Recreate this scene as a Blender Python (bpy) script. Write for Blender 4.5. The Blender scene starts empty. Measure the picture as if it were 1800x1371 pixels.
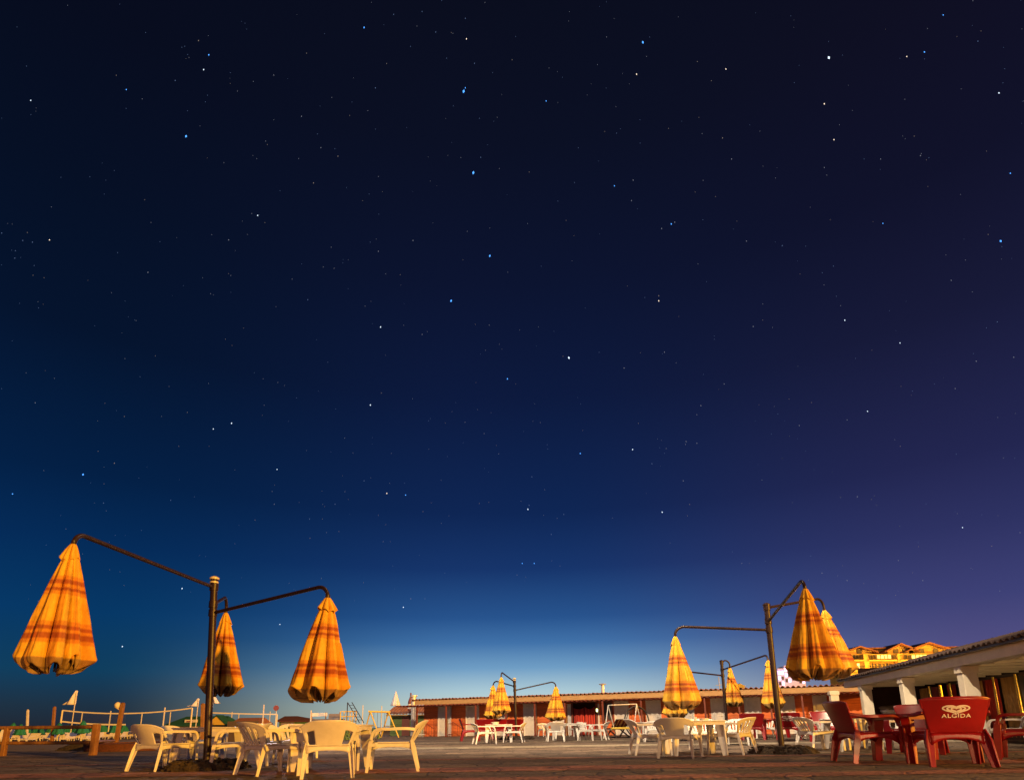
import bpy, bmesh, math, random
from mathutils import Vector, Matrix
S = bpy.context.scene
C = bpy.data.collections.new('place'); S.collection.children.link(C)
R = math.radians; PI = math.pi
rnd = random.Random(7)

# ------------------------------------------------------------------ camera
F, PPX, PPY, CH = 1080.0, 900.0, 1024.4, 0.55
PITCH, ROLL = R(13.03), R(-0.8)
cam_d = bpy.data.cameras.new('camera'); cam = bpy.data.objects.new('camera', cam_d); C.objects.link(cam)
cam_d.sensor_width = 36; cam_d.lens = F/1800*36; cam_d.shift_y = (PPY-685.5)/1800
cam_d.clip_start = 0.05; cam_d.clip_end = 9000
RM = (Matrix.Rotation(PI/2+PITCH, 4, 'X') @ Matrix.Rotation(ROLL, 4, 'Z'))
cam.matrix_world = Matrix.Translation((0, 0, CH)) @ RM
S.camera = cam
R3 = RM.to_3x3(); R3T = R3.transposed()
def ray(px, py): return R3 @ Vector(((px-PPX)/F, -(py-PPY)/F, -1))
def proj(p):
    v = R3T @ (Vector(p)-Vector((0, 0, CH))); return (PPX+F*v.x/-v.z, PPY-F*v.y/-v.z)
def G(px, py, z=0.0):
    d = ray(px, py); t = (z-CH)/d.z; return Vector((d.x*t, d.y*t, z))
def X_at(px, Y, z=0.5):
    a, b = proj((0, Y, z))[0], proj((1, Y, z))[0]; x = (px-a)/(b-a)
    for _ in range(3): x += (px-proj((x, Y, z))[0])/(b-a)
    return x
def Z_at(py, X, Y):
    a, b = proj((X, Y, 0))[1], proj((X, Y, 1))[1]; z = (py-a)/(b-a)
    for _ in range(4): z += (py-proj((X, Y, z))[1])/(proj((X, Y, z+.1))[1]-proj((X, Y, z))[1])*.1
    return z
def P(px, py, Y):
    d = ray(px, py); t = Y/d.y; return Vector((d.x*t, Y, CH+d.z*t))

# ------------------------------------------------------------------ world: twilight sky
def lin(c):
    return tuple(((v/255)/12.92 if v/255 <= .04045 else ((v/255+.055)/1.055)**2.4) for v in c)
W = bpy.data.worlds.new('World'); S.world = W; W.use_nodes = True
wn, wl = W.node_tree.nodes, W.node_tree.links; wn.clear()
def N(t, **k):
    n = wn.new(t)
    for a, b in k.items(): setattr(n, a, b)
    return n
tc = N('ShaderNodeTexCoord'); sx = N('ShaderNodeSeparateXYZ'); wl.new(tc.outputs['Generated'], sx.inputs[0])
def ramp(stops):
    r = N('ShaderNodeValToRGB'); e = r.color_ramp.elements
    stops = sorted(stops)
    e[0].position = stops[0][0]; e[0].color = (*lin(stops[0][1]), 1)
    e[1].position = stops[-1][0]; e[1].color = (*lin(stops[-1][1]), 1)
    for p, c in stops[1:-1]:
        q = e.new(p); q.color = (*lin(c), 1)
    wl.new(sx.outputs['Z'], r.inputs[0]); return r
left = ramp([(0, (34, 38, 48)), (.035, (30, 50, 68)), (.08, (16, 62, 94)), (.156, (7, 56, 102)), (.247, (5, 43, 88)), (.334, (4, 32, 69)),
             (.495, (5, 20, 46)), (.628, (6, 16, 37)), (.75, (7, 12, 29)), (.9, (7, 10, 23))])
mid = ramp([(0, (206, 212, 196)), (.03, (196, 214, 206)), (.055, (170, 200, 212)), (.09, (112, 158, 197)), (.13, (65, 114, 169)), (.17, (40, 84, 142)), (.247, (23, 53, 107)), (.334, (15, 38, 84)),
            (.495, (13, 26, 62)), (.628, (12, 20, 48)), (.75, (11, 16, 36)), (.9, (10, 12, 25))])
right = ramp([(0, (112, 100, 142)), (.066, (88, 84, 134)), (.156, (62, 65, 118)), (.247, (46, 50, 98)), (.334, (35, 38, 80)),
              (.495, (24, 26, 56)), (.628, (17, 18, 41)), (.75, (16, 15, 33)), (.9, (12, 12, 24))])
def mapr(a, b):
    m = N('ShaderNodeMapRange', interpolation_type='SMOOTHSTEP'); m.inputs['From Min'].default_value = a; m.inputs['From Max'].default_value = b
    wl.new(sx.outputs['X'], m.inputs['Value']); return m
def mix(f, a, b):
    m = N('ShaderNodeMixRGB'); wl.new(f, m.inputs[0]); wl.new(a, m.inputs[1]); wl.new(b, m.inputs[2]); return m
m1 = mix(mapr(-.56, -.04).outputs[0], left.outputs[0], mid.outputs[0])
m2 = mix(mapr(.05, .62).outputs[0], m1.outputs[0], right.outputs[0])
bg = N('ShaderNodeBackground'); wl.new(m2.outputs[0], bg.inputs[0]); bg.inputs[1].default_value = 1.0
wo = N('ShaderNodeOutputWorld'); wl.new(bg.outputs[0], wo.inputs[0])

# ------------------------------------------------------------------ lights
def lamp(name, typ, loc, energy, color, **k):
    d = bpy.data.lights.new(name, typ); d.energy = energy; d.color = color
    for a, b in k.items(): setattr(d, a, b)
    o = bpy.data.objects.new(name, d); o.location = loc; C.objects.link(o); return o
AZ, EL = R(50), R(9)
sun = lamp('sodium_light', 'SUN', (20, -25, 8), 5.0, (1.0, .44, .035), angle=R(1.2))
sun.rotation_euler = Vector((math.sin(AZ)*math.cos(EL), -math.cos(AZ)*math.cos(EL), math.sin(EL))).to_track_quat('Z', 'Y').to_euler()
lamp('street_lamp_light', 'POINT', (-5.0, -8.5, 1.7), 2500, (1.0, .38, .10), shadow_soft_size=.12)
lamp('veranda_fill_light', 'POINT', (7.0, 0.5, .8), 1150, (1.0, .60, .24), shadow_soft_size=.12)  # added unseen fill that brightens the veranda beam, columns and ceiling
lamp('floodlight', 'POINT', (3, 13, 15), 2200, (1.0, .74, .48), shadow_soft_size=.3)
mast = lamp('mast_floodlight', 'SPOT', (-2, 4, 17), 42000, (1.0, .76, .50), shadow_soft_size=.15, spot_size=R(76), spot_blend=.5)
mast.rotation_euler = (Vector((-2, 4, 17))-Vector((5, 30, 1))).to_track_quat('Z', 'Y').to_euler()
lamp('beach_floodlight', 'POINT', (-14, 38, 8), 1300, (1.0, .80, .95), shadow_soft_size=.3)

S.view_settings.view_transform = 'Standard'; S.view_settings.look = 'None'
S.view_settings.exposure = 0; S.view_settings.gamma = 1
try:
    S.cycles.use_denoising = True; S.cycles.denoiser = 'OPENIMAGEDENOISE'
    S.cycles.max_bounces = 6; S.cycles.sample_clamp_indirect = 4
except Exception: pass

# ------------------------------------------------------------------ materials
def mat(name, color, rough=.6, metal=0, var=.0, vscale=6, bump=0, bscale=40, stretch=(1, 1, 1), color2=None, emit=None, estr=0, coat=0, spec=.5):
    m = bpy.data.materials.new(name); m.use_nodes = True
    n, l = m.node_tree.nodes, m.node_tree.links; b = n['Principled BSDF']
    b.inputs['Roughness'].default_value = rough; b.inputs['Metallic'].default_value = metal
    b.inputs['Specular IOR Level'].default_value = spec
    if coat: b.inputs['Coat Weight'].default_value = coat
    b.inputs['Base Color'].default_value = (*color, 1)
    t = n.new('ShaderNodeTexCoord'); mp = n.new('ShaderNodeMapping'); mp.inputs['Scale'].default_value = stretch
    l.new(t.outputs['Object'], mp.inputs[0])
    if var or color2:
        z = n.new('ShaderNodeTexNoise'); z.inputs['Scale'].default_value = vscale; z.inputs['Detail'].default_value = 6; z.inputs['Roughness'].default_value = .65
        l.new(mp.outputs[0], z.inputs['Vector'])
        r = n.new('ShaderNodeValToRGB'); r.color_ramp.elements[0].position = .3; r.color_ramp.elements[1].position = .7
        c2 = color2 or tuple(c*(1-var) for c in color)
        r.color_ramp.elements[0].color = (*c2, 1); r.color_ramp.elements[1].color = (*color, 1)
        l.new(z.outputs[0], r.inputs[0]); l.new(r.outputs[0], b.inputs['Base Color'])
    if bump:
        z2 = n.new('ShaderNodeTexNoise'); z2.inputs['Scale'].default_value = bscale; z2.inputs['Detail'].default_value = 5
        l.new(mp.outputs[0], z2.inputs['Vector'])
        bp = n.new('ShaderNodeBump'); bp.inputs['Strength'].default_value = bump; bp.inputs['Distance'].default_value = .02
        l.new(z2.outputs[0], bp.inputs['Height']); l.new(bp.outputs[0], b.inputs['Normal'])
    if emit:
        b.inputs['Emission Color'].default_value = (*emit, 1); b.inputs['Emission Strength'].default_value = estr
    return m
M = {}
M['white'] = mat('white_plastic', (.74, .71, .66), .42, var=.22, vscale=5, bump=.05, bscale=30)
M['red'] = mat('red_plastic', (.26, .004, .008), .34, var=.3, vscale=4, bump=.05, bscale=25)
M['logo'] = mat('logo_print', (.75, .68, .64), .5, var=.2, vscale=60)
M['pole'] = mat('brown_painted_metal', (.03, .014, .011), .4, metal=0, spec=.35, var=.4, vscale=14, bump=.1, bscale=60)
M['cap'] = mat('pale_metal_cap', (.7, .6, .4), .35, var=.2, vscale=20)
M['rubble'] = mat('dark_rubble', (.075, .05, .03), .95, color2=(.012, .009, .008), vscale=22, bump=1, bscale=45)
M['door'] = mat('white_painted_door', (.70, .66, .60), .55, var=.18, vscale=5, bump=.08, bscale=20)
M['cream'] = mat('cream_paint', (.78, .71, .56), .6, var=.2, vscale=2.5, bump=.15, bscale=18)
M['fascia'] = mat('yellowed_wood_board', (.55, .36, .16), .7, color2=(.36, .2, .08), vscale=3, stretch=(1, 8, 8), bump=.2)
M['tile'] = mat('terracotta_tile', (.42, .17, .09), .85, color2=(.18, .075, .045), vscale=7, bump=.5, bscale=30)
M['darktile'] = mat('weathered_tile', (.10, .06, .05), .9, color2=(.04, .028, .026), vscale=6, bump=.5, bscale=25)
M['dark'] = mat('interior_shade', (.03, .014, .01), .9, var=.4, vscale=4, spec=.05)  # near-black colour stands in for the shade of unlit rooms
M['brownmetal'] = mat('red_brown_metal', (.20, .045, .025), .5, var=.3, vscale=10)
M['post'] = mat('varnished_timber', (.36, .17, .04), .6, color2=(.16, .07, .02), vscale=5, stretch=(3, 3, 1), bump=.3, bscale=30)
M['glass'] = mat('grey_glass', (.08, .085, .09), .12, var=.3, vscale=2)
M['chrome'] = mat('pale_flue_metal', (.72, .66, .58), .35, metal=.3, var=.2, vscale=9)
M['brass'] = mat('polished_brass', (.85, .62, .12), .22, metal=.9, var=.15, vscale=12)
M['redcloth'] = mat('red_curtain', (.55, .05, .03), .9, var=.4, vscale=6, stretch=(4, 4, .5))
M['plumcloth'] = mat('plum_curtain', (.32, .09, .10), .9, var=.4, vscale=6, stretch=(4, 4, .5))
M['ochrecloth'] = mat('ochre_curtain', (.60, .38, .12), .9, var=.5, vscale=6, stretch=(4, 4, .5))
M['yellow'] = mat('yellow_painted_steel', (.75, .50, .06), .45, var=.2, vscale=12)
M['green'] = mat('green_painted_wood', (.10, .17, .04), .7, var=.3, vscale=4, bump=.2)
M['greenroof'] = mat('green_felt_roof', (.015, .11, .075), .7, var=.3, vscale=4)
M['greencloth'] = mat('green_parasol_cloth', (.01, .19, .13), .85, var=.3, vscale=4)
M['whitecloth'] = mat('white_cloth', (.75, .72, .72), .8, var=.12, vscale=3)
M['sand'] = mat('sand', (.20, .15, .11), .95, color2=(.12, .09, .07), vscale=.8, bump=.5, bscale=8)
M['sea'] = mat('sea_water', (.008, .02, .03), .25, var=.3, vscale=.05, bump=.4, bscale=.6)
M['bark'] = mat('dark_red_brick', (.14, .04, .025), .85, color2=(.06, .02, .015), vscale=18, bump=.5)
M['black'] = mat('black_rubber', (.02, .02, .02), .6, var=.3, vscale=9)
M['stripe1'] = mat('maroon_canvas', (.22, .03, .02), .85, var=.3, vscale=20)
M['stripe2'] = mat('tan_canvas', (.55, .32, .12), .85, var=.3, vscale=20)
M['greydeck'] = mat('grey_weathered_wood', (.24, .19, .16), .85, color2=(.12, .1, .09), vscale=6, stretch=(1, 6, 6))
M['signred'] = mat('faded_red_sign', (.26, .07, .07), .6, var=.3, vscale=8)
M['apt'] = mat('yellow_render', (.80, .52, .12), .85, var=.2, vscale=.4)
M['aptw'] = mat('apartment_glass', (.12, .09, .05), .3, var=.4, vscale=1.0)
M['aptlit'] = mat('lit_apartment_window', (.8, .6, .3), .5, emit=(1, .66, .16), estr=3.2)
M['violet'] = mat('white_render', (.75, .70, .78), .8, var=.15, vscale=.5)
M['violetlit'] = mat('lit_violet_window', (.7, .6, .9), .5, emit=(.80, .60, 1), estr=2.2)
M['lampglow'] = mat('lamp_glow', (.9, .9, .6), .5, emit=(.9, 1, .35), estr=5)
M['grille'] = mat('woven_rattan', (.10, .06, .03), .9, color2=(.04, .025, .015), vscale=30, bump=.6)

def canopy_mat():
    m = bpy.data.materials.new('striped_canopy_cloth'); m.use_nodes = True
    n, l = m.node_tree.nodes, m.node_tree.links; b = n['Principled BSDF']
    b.inputs['Roughness'].default_value = .85; b.inputs['Specular IOR Level'].default_value = .2
    t = n.new('ShaderNodeTexCoord'); s = n.new('ShaderNodeSeparateXYZ'); l.new(t.outputs['Object'], s.inputs[0])
    nz = n.new('ShaderNodeTexNoise'); nz.inputs['Scale'].default_value = 3; l.new(t.outputs['Object'], nz.inputs['Vector'])
    ad = n.new('ShaderNodeMath'); ad.operation = 'MULTIPLY_ADD'; l.new(nz.outputs[0], ad.inputs[0]); ad.inputs[1].default_value = .03; l.new(s.outputs['Z'], ad.inputs[2])
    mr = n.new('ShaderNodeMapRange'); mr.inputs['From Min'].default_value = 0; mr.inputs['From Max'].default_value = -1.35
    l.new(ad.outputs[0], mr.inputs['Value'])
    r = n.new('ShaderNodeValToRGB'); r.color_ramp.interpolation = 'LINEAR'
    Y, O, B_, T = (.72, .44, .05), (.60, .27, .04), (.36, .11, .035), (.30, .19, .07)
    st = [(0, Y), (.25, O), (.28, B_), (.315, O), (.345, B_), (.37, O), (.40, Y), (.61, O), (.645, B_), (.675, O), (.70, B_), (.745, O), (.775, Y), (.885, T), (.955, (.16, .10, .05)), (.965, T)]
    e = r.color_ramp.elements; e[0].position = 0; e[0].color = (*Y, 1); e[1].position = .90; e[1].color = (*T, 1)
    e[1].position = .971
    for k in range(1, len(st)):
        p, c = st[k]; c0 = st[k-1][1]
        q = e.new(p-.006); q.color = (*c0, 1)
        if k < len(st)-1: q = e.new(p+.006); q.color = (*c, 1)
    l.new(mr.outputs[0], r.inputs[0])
    # vertical plaid by angle
    at = n.new('ShaderNodeMath'); at.operation = 'ARCTAN2'; l.new(s.outputs['Y'], at.inputs[0]); l.new(s.outputs['X'], at.inputs[1])
    mu = n.new('ShaderNodeMath'); mu.operation = 'MULTIPLY'; mu.inputs[1].default_value = 8; l.new(at.outputs[0], mu.inputs[0])
    sn = n.new('ShaderNodeMath'); sn.operation = 'SINE'; l.new(mu.outputs[0], sn.inputs[0])
    m2 = n.new('ShaderNodeMapRange'); m2.inputs['From Min'].default_value = .35; m2.inputs['From Max'].default_value = .6; m2.inputs['To Max'].default_value = .62; l.new(sn.outputs[0], m2.inputs['Value'])
    mx = n.new('ShaderNodeMixRGB'); mx.blend_type = 'MULTIPLY'; l.new(m2.outputs[0], mx.inputs[0]); l.new(r.outputs[0], mx.inputs[1]); mx.inputs[2].default_value = (.85, .55, .35, 1)
    # dirt
    dz = n.new('ShaderNodeTexNoise'); dz.inputs['Scale'].default_value = 9; dz.inputs['Detail'].default_value = 8; l.new(t.outputs['Object'], dz.inputs['Vector'])
    dr = n.new('ShaderNodeValToRGB'); dr.color_ramp.elements[0].position = .3; dr.color_ramp.elements[0].color = (.72, .68, .6, 1); dr.color_ramp.elements[1].position = .6; dr.color_ramp.elements[1].color = (1, 1, 1, 1)
    l.new(dz.outputs[0], dr.inputs[0])
    mx2 = n.new('ShaderNodeMixRGB'); mx2.blend_type = 'MULTIPLY'; mx2.inputs[0].default_value = 1; l.new(mx.outputs[0], mx2.inputs[1]); l.new(dr.outputs[0], mx2.inputs[2])
    l.new(mx2.outputs[0], b.inputs['Base Color'])
    w = n.new('ShaderNodeTexNoise'); w.inputs['Scale'].default_value = 14; w.inputs['Detail'].default_value = 6
    mp = n.new('ShaderNodeMapping'); mp.inputs['Scale'].default_value = (1.6, 1.6, .35); l.new(t.outputs['Object'], mp.inputs[0]); l.new(mp.outputs[0], w.inputs['Vector'])
    bp = n.new('ShaderNodeBump'); bp.inputs['Strength'].default_value = .55; bp.inputs['Distance'].default_value = .02; l.new(w.outputs[0], bp.inputs['Height']); l.new(bp.outputs[0], b.inputs['Normal'])
    return m
M['canopy'] = canopy_mat()

def planks_mat(name, c1, c2, horizontal=True, width=.14):
    m = bpy.data.materials.new(name); m.use_nodes = True
    n, l = m.node_tree.nodes, m.node_tree.links; b = n['Principled BSDF']; b.inputs['Roughness'].default_value = .65
    t = n.new('ShaderNodeTexCoord'); s = n.new('ShaderNodeSeparateXYZ'); l.new(t.outputs['Object'], s.inputs[0])
    d = n.new('ShaderNodeMath'); d.operation = 'DIVIDE'; l.new(s.outputs['Z' if horizontal else 'X'], d.inputs[0]); d.inputs[1].default_value = width
    fr = n.new('ShaderNodeMath'); fr.operation = 'FRACT'; l.new(d.outputs[0], fr.inputs[0])
    gr = n.new('ShaderNodeMapRange'); gr.inputs['From Max'].default_value = .12; l.new(fr.outputs[0], gr.inputs['Value'])
    fl = n.new('ShaderNodeMath'); fl.operation = 'FLOOR'; l.new(d.outputs[0], fl.inputs[0])
    wn_ = n.new('ShaderNodeTexWhiteNoise'); wn_.noise_dimensions = '1D'; l.new(fl.outputs[0], wn_.inputs['W'])
    nz = n.new('ShaderNodeTexNoise'); nz.inputs['Scale'].default_value = 3; nz.inputs['Detail'].default_value = 8
    mp = n.new('ShaderNodeMapping'); mp.inputs['Scale'].default_value = (1, 1, 9) if horizontal else (9, 1, 1); l.new(t.outputs['Object'], mp.inputs[0]); l.new(mp.outputs[0], nz.inputs['Vector'])
    av = n.new('ShaderNodeMath'); av.operation = 'MULTIPLY_ADD'; l.new(wn_.outputs['Value'], av.inputs[0]); av.inputs[1].default_value = .45; l.new(nz.outputs[0], av.inputs[2])
    r = n.new('ShaderNodeValToRGB'); r.color_ramp.elements[0].position = .35; r.color_ramp.elements[0].color = (*c2, 1); r.color_ramp.elements[1].position = .9; r.color_ramp.elements[1].color = (*c1, 1)
    l.new(av.outputs[0], r.inputs[0]); l.new(r.outputs[0], b.inputs['Base Color'])
    bp = n.new('ShaderNodeBump'); bp.inputs['Strength'].default_value = .8; bp.inputs['Distance'].default_value = .02; l.new(gr.outputs[0], bp.inputs['Height']); l.new(bp.outputs[0], b.inputs['Normal'])
    return m
M['hutwall'] = planks_mat('red_brown_planks', (.72, .17, .04), (.38, .075, .022))
M['hutdoor'] = planks_mat('white_door_boards', (.72, .68, .63), (.60, .56, .52), False, .11)
M['greenplank'] = planks_mat('green_planks', (.13, .19, .05), (.08, .12, .03))

def paving_mat(name, ca, cb, cc, crack=.35):
    m = bpy.data.materials.new(name); m.use_nodes = True
    n, l = m.node_tree.nodes, m.node_tree.links; b = n['Principled BSDF']
    b.inputs['Roughness'].default_value = .75
    t = n.new('ShaderNodeTexCoord')
    def noise(sc, scale, det=6):
        mp = n.new('ShaderNodeMapping'); mp.inputs['Scale'].default_value = sc; l.new(t.outputs['Object'], mp.inputs[0])
        z = n.new('ShaderNodeTexNoise'); z.inputs['Scale'].default_value = scale; z.inputs['Detail'].default_value = det; l.new(mp.outputs[0], z.inputs['Vector']); return z
    big = noise((.25, 1.3, 1), .9, 4)
    r = n.new('ShaderNodeValToRGB'); e = r.color_ramp.elements
    e[0].position = .32; e[0].color = (*ca, 1); e[1].position = .68; e[1].color = (*cb, 1); q = e.new(.5); q.color = (*cc, 1)
    l.new(big.outputs[0], r.inputs[0])
    fine = noise((1, 1, 1), 14, 9)
    fr = n.new('ShaderNodeValToRGB'); fr.color_ramp.elements[0].position = .3; fr.color_ramp.elements[0].color = (.45, .45, .45, 1); fr.color_ramp.elements[1].position = .7; fr.color_ramp.elements[1].color = (1.2, 1.2, 1.2, 1); l.new(fine.outputs[0], fr.inputs[0])
    mx = n.new('ShaderNodeMixRGB'); mx.blend_type = 'MULTIPLY'; mx.inputs[0].default_value = 1; l.new(r.outputs[0], mx.inputs[1]); l.new(fr.outputs[0], mx.inputs[2])
    warp = noise((1, 1, 1), 2.5, 3)
    ma = n.new('ShaderNodeMixRGB'); ma.blend_type = 'ADD'; ma.inputs[0].default_value = .25; l.new(t.outputs['Object'], ma.inputs[1]); l.new(warp.outputs['Color'], ma.inputs[2])
    v = n.new('ShaderNodeTexVoronoi'); v.feature = 'DISTANCE_TO_EDGE'; v.inputs['Scale'].default_value = 1.9; l.new(ma.outputs[0], v.inputs['Vector'])
    cr = n.new('ShaderNodeMapRange'); cr.inputs['From Max'].default_value = .045; cr.inputs['To Min'].default_value = crack; l.new(v.outputs['Distance'], cr.inputs['Value'])
    vc = n.new('ShaderNodeTexVoronoi'); vc.inputs['Scale'].default_value = 1.9; l.new(ma.outputs[0], vc.inputs['Vector'])
    sp = n.new('ShaderNodeSeparateColor'); l.new(vc.outputs['Color'], sp.inputs[0])
    cv = n.new('ShaderNodeMapRange'); cv.inputs['To Min'].default_value = .6; cv.inputs['To Max'].default_value = 1.25; l.new(sp.outputs[0], cv.inputs['Value'])
    mm = n.new('ShaderNodeMath'); mm.operation = 'MULTIPLY'; l.new(cr.outputs[0], mm.inputs[0]); l.new(cv.outputs[0], mm.inputs[1])
    m3 = n.new('ShaderNodeVectorMath'); m3.operation = 'SCALE'; l.new(mx.outputs[0], m3.inputs[0]); l.new(mm.outputs[0], m3.inputs['Scale'])
    l.new(m3.outputs[0], b.inputs['Base Color'])
    ba = n.new('ShaderNodeMath'); ba.operation = 'MULTIPLY_ADD'; l.new(cr.outputs[0], ba.inputs[0]); ba.inputs[1].default_value = 1.0; l.new(fine.outputs[0], ba.inputs[2])
    bp = n.new('ShaderNodeBump'); bp.inputs['Strength'].default_value = .7; bp.inputs['Distance'].default_value = .03; l.new(ba.outputs[0], bp.inputs['Height']); l.new(bp.outputs[0], b.inputs['Normal'])
    return m
M['paving'] = paving_mat('crazy_paving', (.13, .09, .065), (.26, .18, .12), (.18, .13, .095))
M['terracotta'] = paving_mat('terracotta_paving', (.30, .12, .085), (.44, .19, .13), (.36, .15, .11), .45)
M['concrete'] = paving_mat('pale_concrete', (.34, .28, .20), (.46, .38, .28), (.40, .33, .24), .8)

# ------------------------------------------------------------------ mesh helpers
class MB:
    def __init__(s): s.v = []; s.f = []; s.mi = []; s.cur = 0
    def add(s, vs, fs):
        o = len(s.v); s.v += [tuple(v) for v in vs]
        for f in fs: s.f.append(tuple(i+o for i in f)); s.mi.append(s.cur)
    def box(s, x0, x1, y0, y1, z0, z1, M4=None):
        vs = [(x, y, z) for z in (z0, z1) for y in (y0, y1) for x in (x0, x1)]
        if M4 is not None: vs = [M4 @ Vector(v) for v in vs]
        s.add(vs, [(0, 2, 3, 1), (4, 5, 7, 6), (0, 1, 5, 4), (2, 6, 7, 3), (0, 4, 6, 2), (1, 3, 7, 5)]); return s
    def sweep(s, path, sec, scales=None, up=(1, 0, 0), cap=True):
        """sweep closed 2D section along path; section x-axis kept near 'up'."""
        path = [Vector(p) for p in path]; n = len(path); k = len(sec); U = Vector(up); vs = []
        for i, p in enumerate(path):
            t = (path[min(i+1, n-1)]-path[max(i-1, 0)]).normalized()
            a = (U-t*U.dot(t)).normalized(); b = t.cross(a)
            sc = scales[i] if scales else (1, 1)
            if not isinstance(sc, (tuple, list)): sc = (sc, sc)
            for (x, y) in sec: vs.append(p+a*x*sc[0]+b*y*sc[1])
        fs = [(i*k+j, i*k+(j+1) % k, (i+1)*k+(j+1) % k, (i+1)*k+j) for i in range(n-1) for j in range(k)]
        if cap: fs += [tuple(reversed(range(k))), tuple((n-1)*k+j for j in range(k))]
        s.add(vs, fs); return s
    def tube(s, path, r, k=10, rs=None):
        path = [Vector(p) for p in path]
        d = (path[-1]-path[0]); up = (0, 0, 1) if abs(d.normalized().z) < .7 else (1, 0, 0)
        n = len(path); vs = []; a = None
        for i, p in enumerate(path):
            t = (path[min(i+1, n-1)]-path[max(i-1, 0)]).normalized()
            if a is None:
                U = Vector(up); a = (U-t*U.dot(t)).normalized()
            else: a = (a-t*a.dot(t)).normalized()
            b = t.cross(a); rr = rs[i] if rs else r
            for j in range(k):
                q = 2*PI*j/k; vs.append(p+(a*math.cos(q)+b*math.sin(q))*rr)
        fs = [(i*k+j, i*k+(j+1) % k, (i+1)*k+(j+1) % k, (i+1)*k+j) for i in range(n-1) for j in range(k)]
        fs += [tuple(reversed(range(k))), tuple((n-1)*k+j for j in range(k))]
        s.add(vs, fs); return s
    def lathe(s, prof, k=20, c=(0, 0, 0)):
        vs = [(c[0]+r*math.cos(2*PI*j/k), c[1]+r*math.sin(2*PI*j/k), c[2]+z) for r, z in prof for j in range(k)]
        n = len(prof)
        fs = [(i*k+j, i*k+(j+1) % k, (i+1)*k+(j+1) % k, (i+1)*k+j) for i in range(n-1) for j in range(k)]
        fs += [tuple(reversed(range(k))), tuple((n-1)*k+j for j in range(k))]
        s.add(vs, fs); return s
    def grid(s, fn, nu, nv, mask=None, wrap=False):
        o = len(s.v)
        for j in range(nv+1):
            for i in range(nu if wrap else nu+1): s.v.append(tuple(fn(i/nu, j/nv)))
        w = nu if wrap else nu+1
        for j in range(nv):
            for i in range(nu):
                if mask and not mask((i+.5)/nu, (j+.5)/nv): continue
                s.f.append((o+j*w+i, o+j*w+(i+1) % w, o+(j+1)*w+(i+1) % w, o+(j+1)*w+i)); s.mi.append(s.cur)
        return s
    def build(s, name, m, parent=None, smooth=True, angle=40, bevel=0, solid=0, sub=0):
        me = bpy.data.meshes.new(name); me.from_pydata(s.v, [], s.f)
        ms = m if isinstance(m, (list, tuple)) else [m]
        for q in ms: me.materials.append(M[q] if isinstance(q, str) else q)
        if len(ms) > 1: me.polygons.foreach_set('material_index', s.mi)
        bm = bmesh.new(); bm.from_mesh(me)
        loose = [v for v in bm.verts if not v.link_faces]
        if loose: bmesh.ops.delete(bm, geom=loose, context='VERTS')
        bmesh.ops.recalc_face_normals(bm, faces=bm.faces); bm.to_mesh(me); bm.free()
        me.polygons.foreach_set('use_smooth', [smooth]*len(me.polygons))
        if smooth: me.set_sharp_from_angle(angle=R(angle))
        o = bpy.data.objects.new(name, me); C.objects.link(o)
        if parent: o.parent = parent
        if sub:
            q = o.modifiers.new('sub', 'SUBSURF'); q.levels = sub; q.render_levels = sub
        if solid:
            q = o.modifiers.new('solid', 'SOLIDIFY'); q.thickness = solid; q.offset = 0
        if bevel:
            q = o.modifiers.new('bevel', 'BEVEL'); q.width = bevel; q.segments = 2; q.limit_method = 'ANGLE'
        return o
def tag(o, label, cat, group=None):
    o['label'] = label; o['category'] = cat
    if group: o['group'] = group
    return o
def thing(name, label, cat, loc=(0, 0, 0), rz=0, group=None):
    o = bpy.data.objects.new(name, None); C.objects.link(o); o.location = loc; o.rotation_euler = (0, 0, rz)
    o.empty_display_size = .1
    return tag(o, label, cat, group)
def struct(o, kind='structure'): o['kind'] = kind; return o
def dup(src, loc, rz=0, label=None, group=None, scale=None, name=None):
    def cp(o, par):
        c = o.copy(); C.objects.link(c); c.parent = par
        for ch in [q for q in C.objects if q.parent == o]: cp(ch, c)
        return c
    r = cp(src, None); r.location = loc; r.rotation_euler = (0, 0, rz)
    if label: r['label'] = label
    if group: r['group'] = group
    if scale: r.scale = scale if isinstance(scale, (tuple, list)) else (scale,)*3
    return r
def lerp(a, b, t): return a+(b-a)*t
def cat_rom(pts, n=6):
    pts = [Vector(p) for p in pts]; out = []
    for i in range(len(pts)-1):
        p0, p1, p2, p3 = pts[max(i-1, 0)], pts[i], pts[i+1], pts[min(i+2, len(pts)-1)]
        for k in range(n):
            t = k/n; out.append(.5*((2*p1)+(p2-p0)*t+(2*p0-5*p1+4*p2-p3)*t*t+(3*p1-p0-3*p2+p3)*t**3))
    out.append(pts[-1]); return out

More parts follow.
